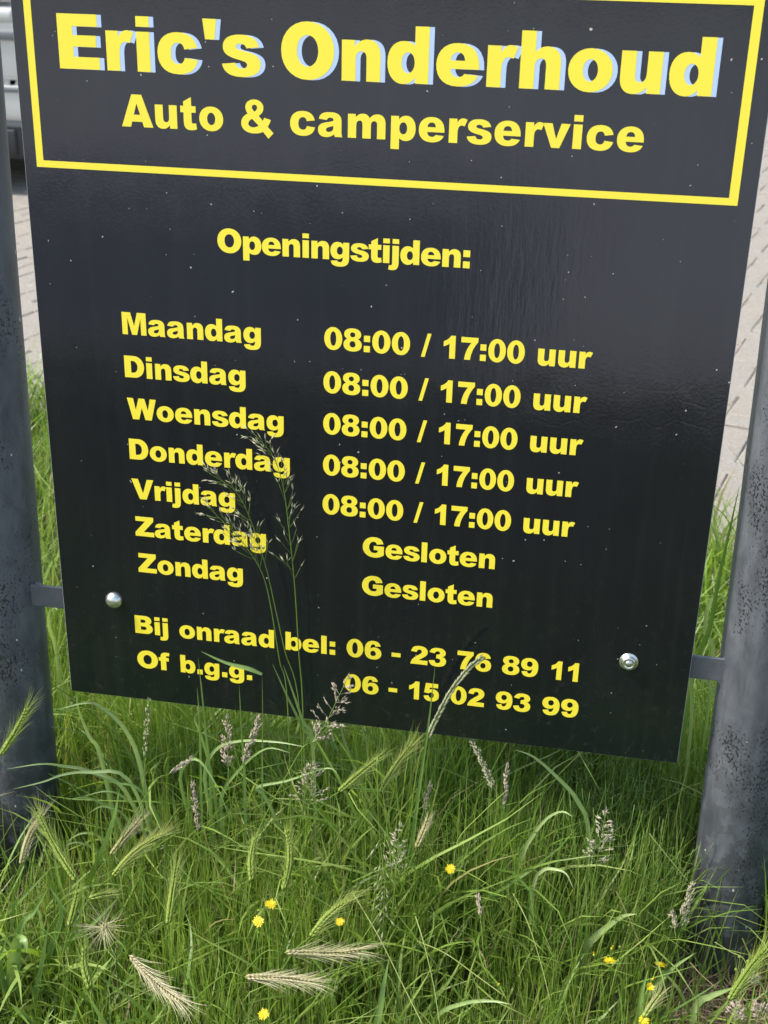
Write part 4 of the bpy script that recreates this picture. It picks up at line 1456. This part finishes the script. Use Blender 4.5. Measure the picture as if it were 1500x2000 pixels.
# drooping brome in the middle
def brome(b, t, y, label):
    r_ = random.Random(4)
    pts = [at_y(b[0], b[1], y), at_y((b[0] + t[0]) / 2 + 6, (b[1] + t[1]) / 2, y - .02), at_y(t[0], t[1], y - .03)]
    root = root_at('brome_grass', pts[0], label, 'grass flower', 'flowering grass heads')
    s, sp = Bag(), Bag()
    top = pts[-1]
    full = catmull([foot(top, .03, .05), at_y(742, 1500, y + .02), at_y(738, 1560, y), pts[0], pts[1], pts[2]], 30)
    s.tube(full, .0008, .0004, .6)
    s.build('stem', M['grass'], root)
    for k in range(26):
        p = full[18 + int(k / 26 * (len(full) - 19))]
        d = Vector((r_.uniform(-.8, .8), r_.uniform(-.3, .1), -1 + r_.uniform(-.1, .5)))
        q = p + d.normalized() * r_.uniform(.003, .016)
        sp.tube([p, q], .00025, .0002, .4, 3)
        sp.seed(q, d + Vector((0, 0, -.4)), r_.uniform(.012, .020), .0030, r_.uniform(.30, .55))
        sp.hair(q + d.normalized() * .012, d, .010, .0005, .5)
    sp.build('spikelets', M['panicle'], root, stuff=True)


brome((742, 1640), (748, 1815), -.16, 'drooping pale green brome head hanging down at centre')


# ---- yellow hawksbeard flowers
def flower(u, v, z, rad, label, tilt=(0, -.35), open_=1.0):
    r_ = random.Random(int(u * 5 + v))
    C_ = at_z(u, v, z)
    root = root_at('yellow_flower', C_, label, 'flower', 'small yellow flowers in the grass')
    nrm = Vector((tilt[0], tilt[1], 1)).normalized()
    a = nrm.cross(Vector((0, 1, 0))).normalized()
    c = nrm.cross(a)
    s = Bag()
    g0 = Vector((C_.x + r_.uniform(-.03, .03), C_.y + r_.uniform(0, .04), -.003))
    s.tube(catmull([g0, g0.lerp(C_, .55) + Vector((r_.uniform(-.01, .01), 0, .01)), C_ - nrm * .006], 9), .0009, .0006, .35)
    s.tube([C_ - nrm * .007, C_ - nrm * .003, C_ - nrm * .0005], .0012, .0026, .3, 6)
    s.build('stem', M['grass'], root)
    k = 17
    for ring in (0, 1):
        m = k if ring == 0 else 11
        for i in range(m):
            an = 2 * math.pi * (i + .5 * ring) / m + r_.uniform(-.08, .08)
            out = a * math.cos(an) + c * math.sin(an)
            L = rad * (1.08 if ring == 0 else .62) * r_.uniform(.80, 1.12)
            ti = out.cross(nrm)
            d = (out * open_ + nrm * (.18 + .35 * ring + (1 - open_) * 2)).normalized()
            pb = Bag()
            w = rad * .235
            p0, p1, p2 = C_ + d * rad * .12, C_ + d * L * .6, C_ + d * L - nrm * rad * .06
            pb.v = [p0 - ti * w * .22, p0 + ti * w * .22, p1 + ti * w * .5, p1 - ti * w * .5, p2 + ti * w * .38, p2 - ti * w * .38]
            pb.t = [.1, .1, .6, .6, 1, 1]
            pb.f = [(0, 1, 2, 3), (3, 2, 4, 5)]
            pb.build('petal', M['petal'], root)
    dc = Bag()
    dc.tube([C_ - nrm * .0004, C_ + nrm * .0009, C_ + nrm * .0014], rad * .30, rad * .14, .5, 8)
    dc.build('disc', M['disc'], root)


for (u, v, z, rad, lab, tilt, op) in [
    (880, 1697, .22, .0075, 'yellow flower alone in the fine grass right of centre', (0, -.5), 1),
    (529, 1766, .20, .0078, 'upper of two yellow flowers above the level barley ears', (.2, -.4), 1),
    (505, 1800, .20, .0085, 'lower left of two yellow flowers above the level barley ears', (-.1, -.5), 1),
    (664, 1800, .19, .0062, 'small yellow flower beside the yellow green leaning ear', (.1, -.6), 1),
    (515, 1981, .20, .0072, 'yellow flower at the bottom edge below the level ears', (0, -.5), 1),
    (1190, 1877, .15, .0085, 'left one of two open yellow flowers before the dark horsetails', (-.1, .25), 1),
    (1289, 1884, .14, .0088, 'right one of two open yellow flowers before the dark horsetails', (.1, .30), 1),
    (1269, 1930, .14, .0070, 'yellow flower just below the broad leaf at the post foot', (0, -.3), .8),
    (1257, 1994, .15, .0080, 'yellow flower at the bottom edge near the right post', (0, -.4), 1),
    (1160, 1864, .15, .0046, 'half closed yellow flower left of the two open ones', (-.3, 0), .35),
    (1195, 1852, .16, .0046, 'half closed yellow flower just above the left open one', (.2, 0), .3),
    (1275, 1912, .15, .0042, 'yellow bud between the right open flower and the broad leaf', (.4, 0), .3),
    (974, 1923, .15, .0030, 'tiny yellow bud low in the grass right of centre', (0, -.3), .5)]:
    flower(u, v, z, rad * .92, lab, tilt, op)


# ---- little weeds with round green buds
def bud_weed(buds, z, label):
    r_ = random.Random(int(buds[0][0]))
    P_ = [at_z(u, v, z + r_.uniform(-.01, .01)) for u, v in buds]
    g0 = Vector((sum(q.x for q in P_) / len(P_) + .01, sum(q.y for q in P_) / len(P_) + .05, -.003))
    root = root_at('budding_weed', g0, label, 'weed', 'small weeds with round green buds')
    s = Bag()
    fork = g0.lerp(P_[0], .45) + Vector((.004, 0, .01))
    s.tube(catmull([g0, fork], 5), .0009, .0007, .3)
    for q in P_:
        s.tube(catmull([fork, fork.lerp(q, .5) + Vector((r_.uniform(-.006, .006), 0, .006)), q], 8), .0006, .0005, .35)
    s.build('stem', M['grass'], root)
    for q in P_:
        d = Bag()
        up = Vector((r_.uniform(-.3, .3), r_.uniform(-.3, .1), 1)).normalized()
        d.tube([q - up * .0005, q + up * .0008, q + up * .0022, q + up * .0038, q + up * .0048], .0, .0, .5, 7)
        rr = [.0008, .0019, .0023, .0018, .0005]
        for i in range(5):
            c0 = q + up * (-.0005, .0008, .0022, .0038, .0048)[i]
            for k in range(7):
                v0 = d.v[i * 7 + k]
                an = 2 * math.pi * k / 7
                a_ = up.cross(Vector((1, 0, 0))).normalized()
                d.v[i * 7 + k] = c0 + (a_ * math.cos(an) + up.cross(a_) * math.sin(an)) * rr[i]
        d.build('bud', M['grass'], root)


bud_weed([(1227, 1809), (1217, 1821), (1239, 1807), (1253, 1853), (1237, 1876), (1210, 1852)], .13, 'thin weed with round green buds before the dark horsetails')
bud_weed([(1444, 1871), (1437, 1896), (1452, 1897), (1460, 1880)], .13, 'thin weed with round green buds in front of the right post')


# ---- horsetails
def horsetail_parts(seed_):
    r_ = random.Random(seed_)
    H = r_.uniform(.24, .33)
    s, br = Bag(), Bag()
    lean = Vector((r_.uniform(-.12, .12), r_.uniform(-.12, .12), 1))
    cz = [lean * (H * k / 8) for k in range(9)]
    s.tube(cz, .0013, .0006, .5, 5)
    n = 9
    for i in range(n):
        f = .12 + .8 * i / n
        c = lean * (H * f)
        L = (.135 * (1 - f) ** .5 + .02) * r_.uniform(.8, 1.1)
        for k in range(6):
            an = 2 * math.pi * (k + .4 * i) / 6 + r_.uniform(-.15, .15)
            out = Vector((math.cos(an), math.sin(an), 0))
            pts = [c + out * (L * g_) * (1.05 - .45 * g_) + Vector((0, 0, L * (-.28 * g_ + 1.05 * g_ ** 2.2))) for g_ in (0, .2, .4, .6, .8, 1)]
            tt = r_.uniform(.1, .9)
            br.tube(pts, .00095, .00050, tt, 3)
    return s, br


HT = []
for k in range(4):
    s, br = horsetail_parts(40 + k)
    tmp = empty('horsetail', (0, 0, 0))
    a = s.build('stem', M['horsetail'], tmp)
    b = br.build('branches', M['horsetail'], tmp, stuff=True)
    HT.append((a.data, b.data, a, b, tmp))
r_ = random.Random(3)
spots = []
for q in range(900):
    x, y = r_.gauss(.80, .13), r_.gauss(.10, .13)
    if not (.50 < x < 1.18 and -.12 < y < .42) or (x - 1.0) ** 2 + (y - .03) ** 2 < .006:
        continue
    if all((x - a_) ** 2 + (y - b_) ** 2 > .0016 for a_, b_ in spots):
        spots.append((x, y))
    if len(spots) >= 44:
        break
HLAB = 'dark green horsetail with arching branches in the thicket left of the right post'
for i, (x, y) in enumerate(spots):
    sm_, bm_, a, b, tmp = HT[i % 4]
    if i < 4:
        root = tmp
    else:
        root = tmp.copy()
        COL.objects.link(root)
        for src in (a, b):
            ch = src.copy()
            COL.objects.link(ch)
            ch.parent = root
    root.location = (x, y, -.004)
    root.rotation_euler = (r_.uniform(-.12, .12), r_.uniform(-.12, .12), r_.uniform(0, 6.28))
    sc_ = r_.uniform(.8, 1.12) * (1.0 - .45 * max(0, min(1, (-y + .02) / .15)))
    root.scale = (sc_, sc_, sc_)
    tag(root, HLAB, 'horsetail', 'horsetails in the thicket under the board')

bpy.context.view_layer.update()
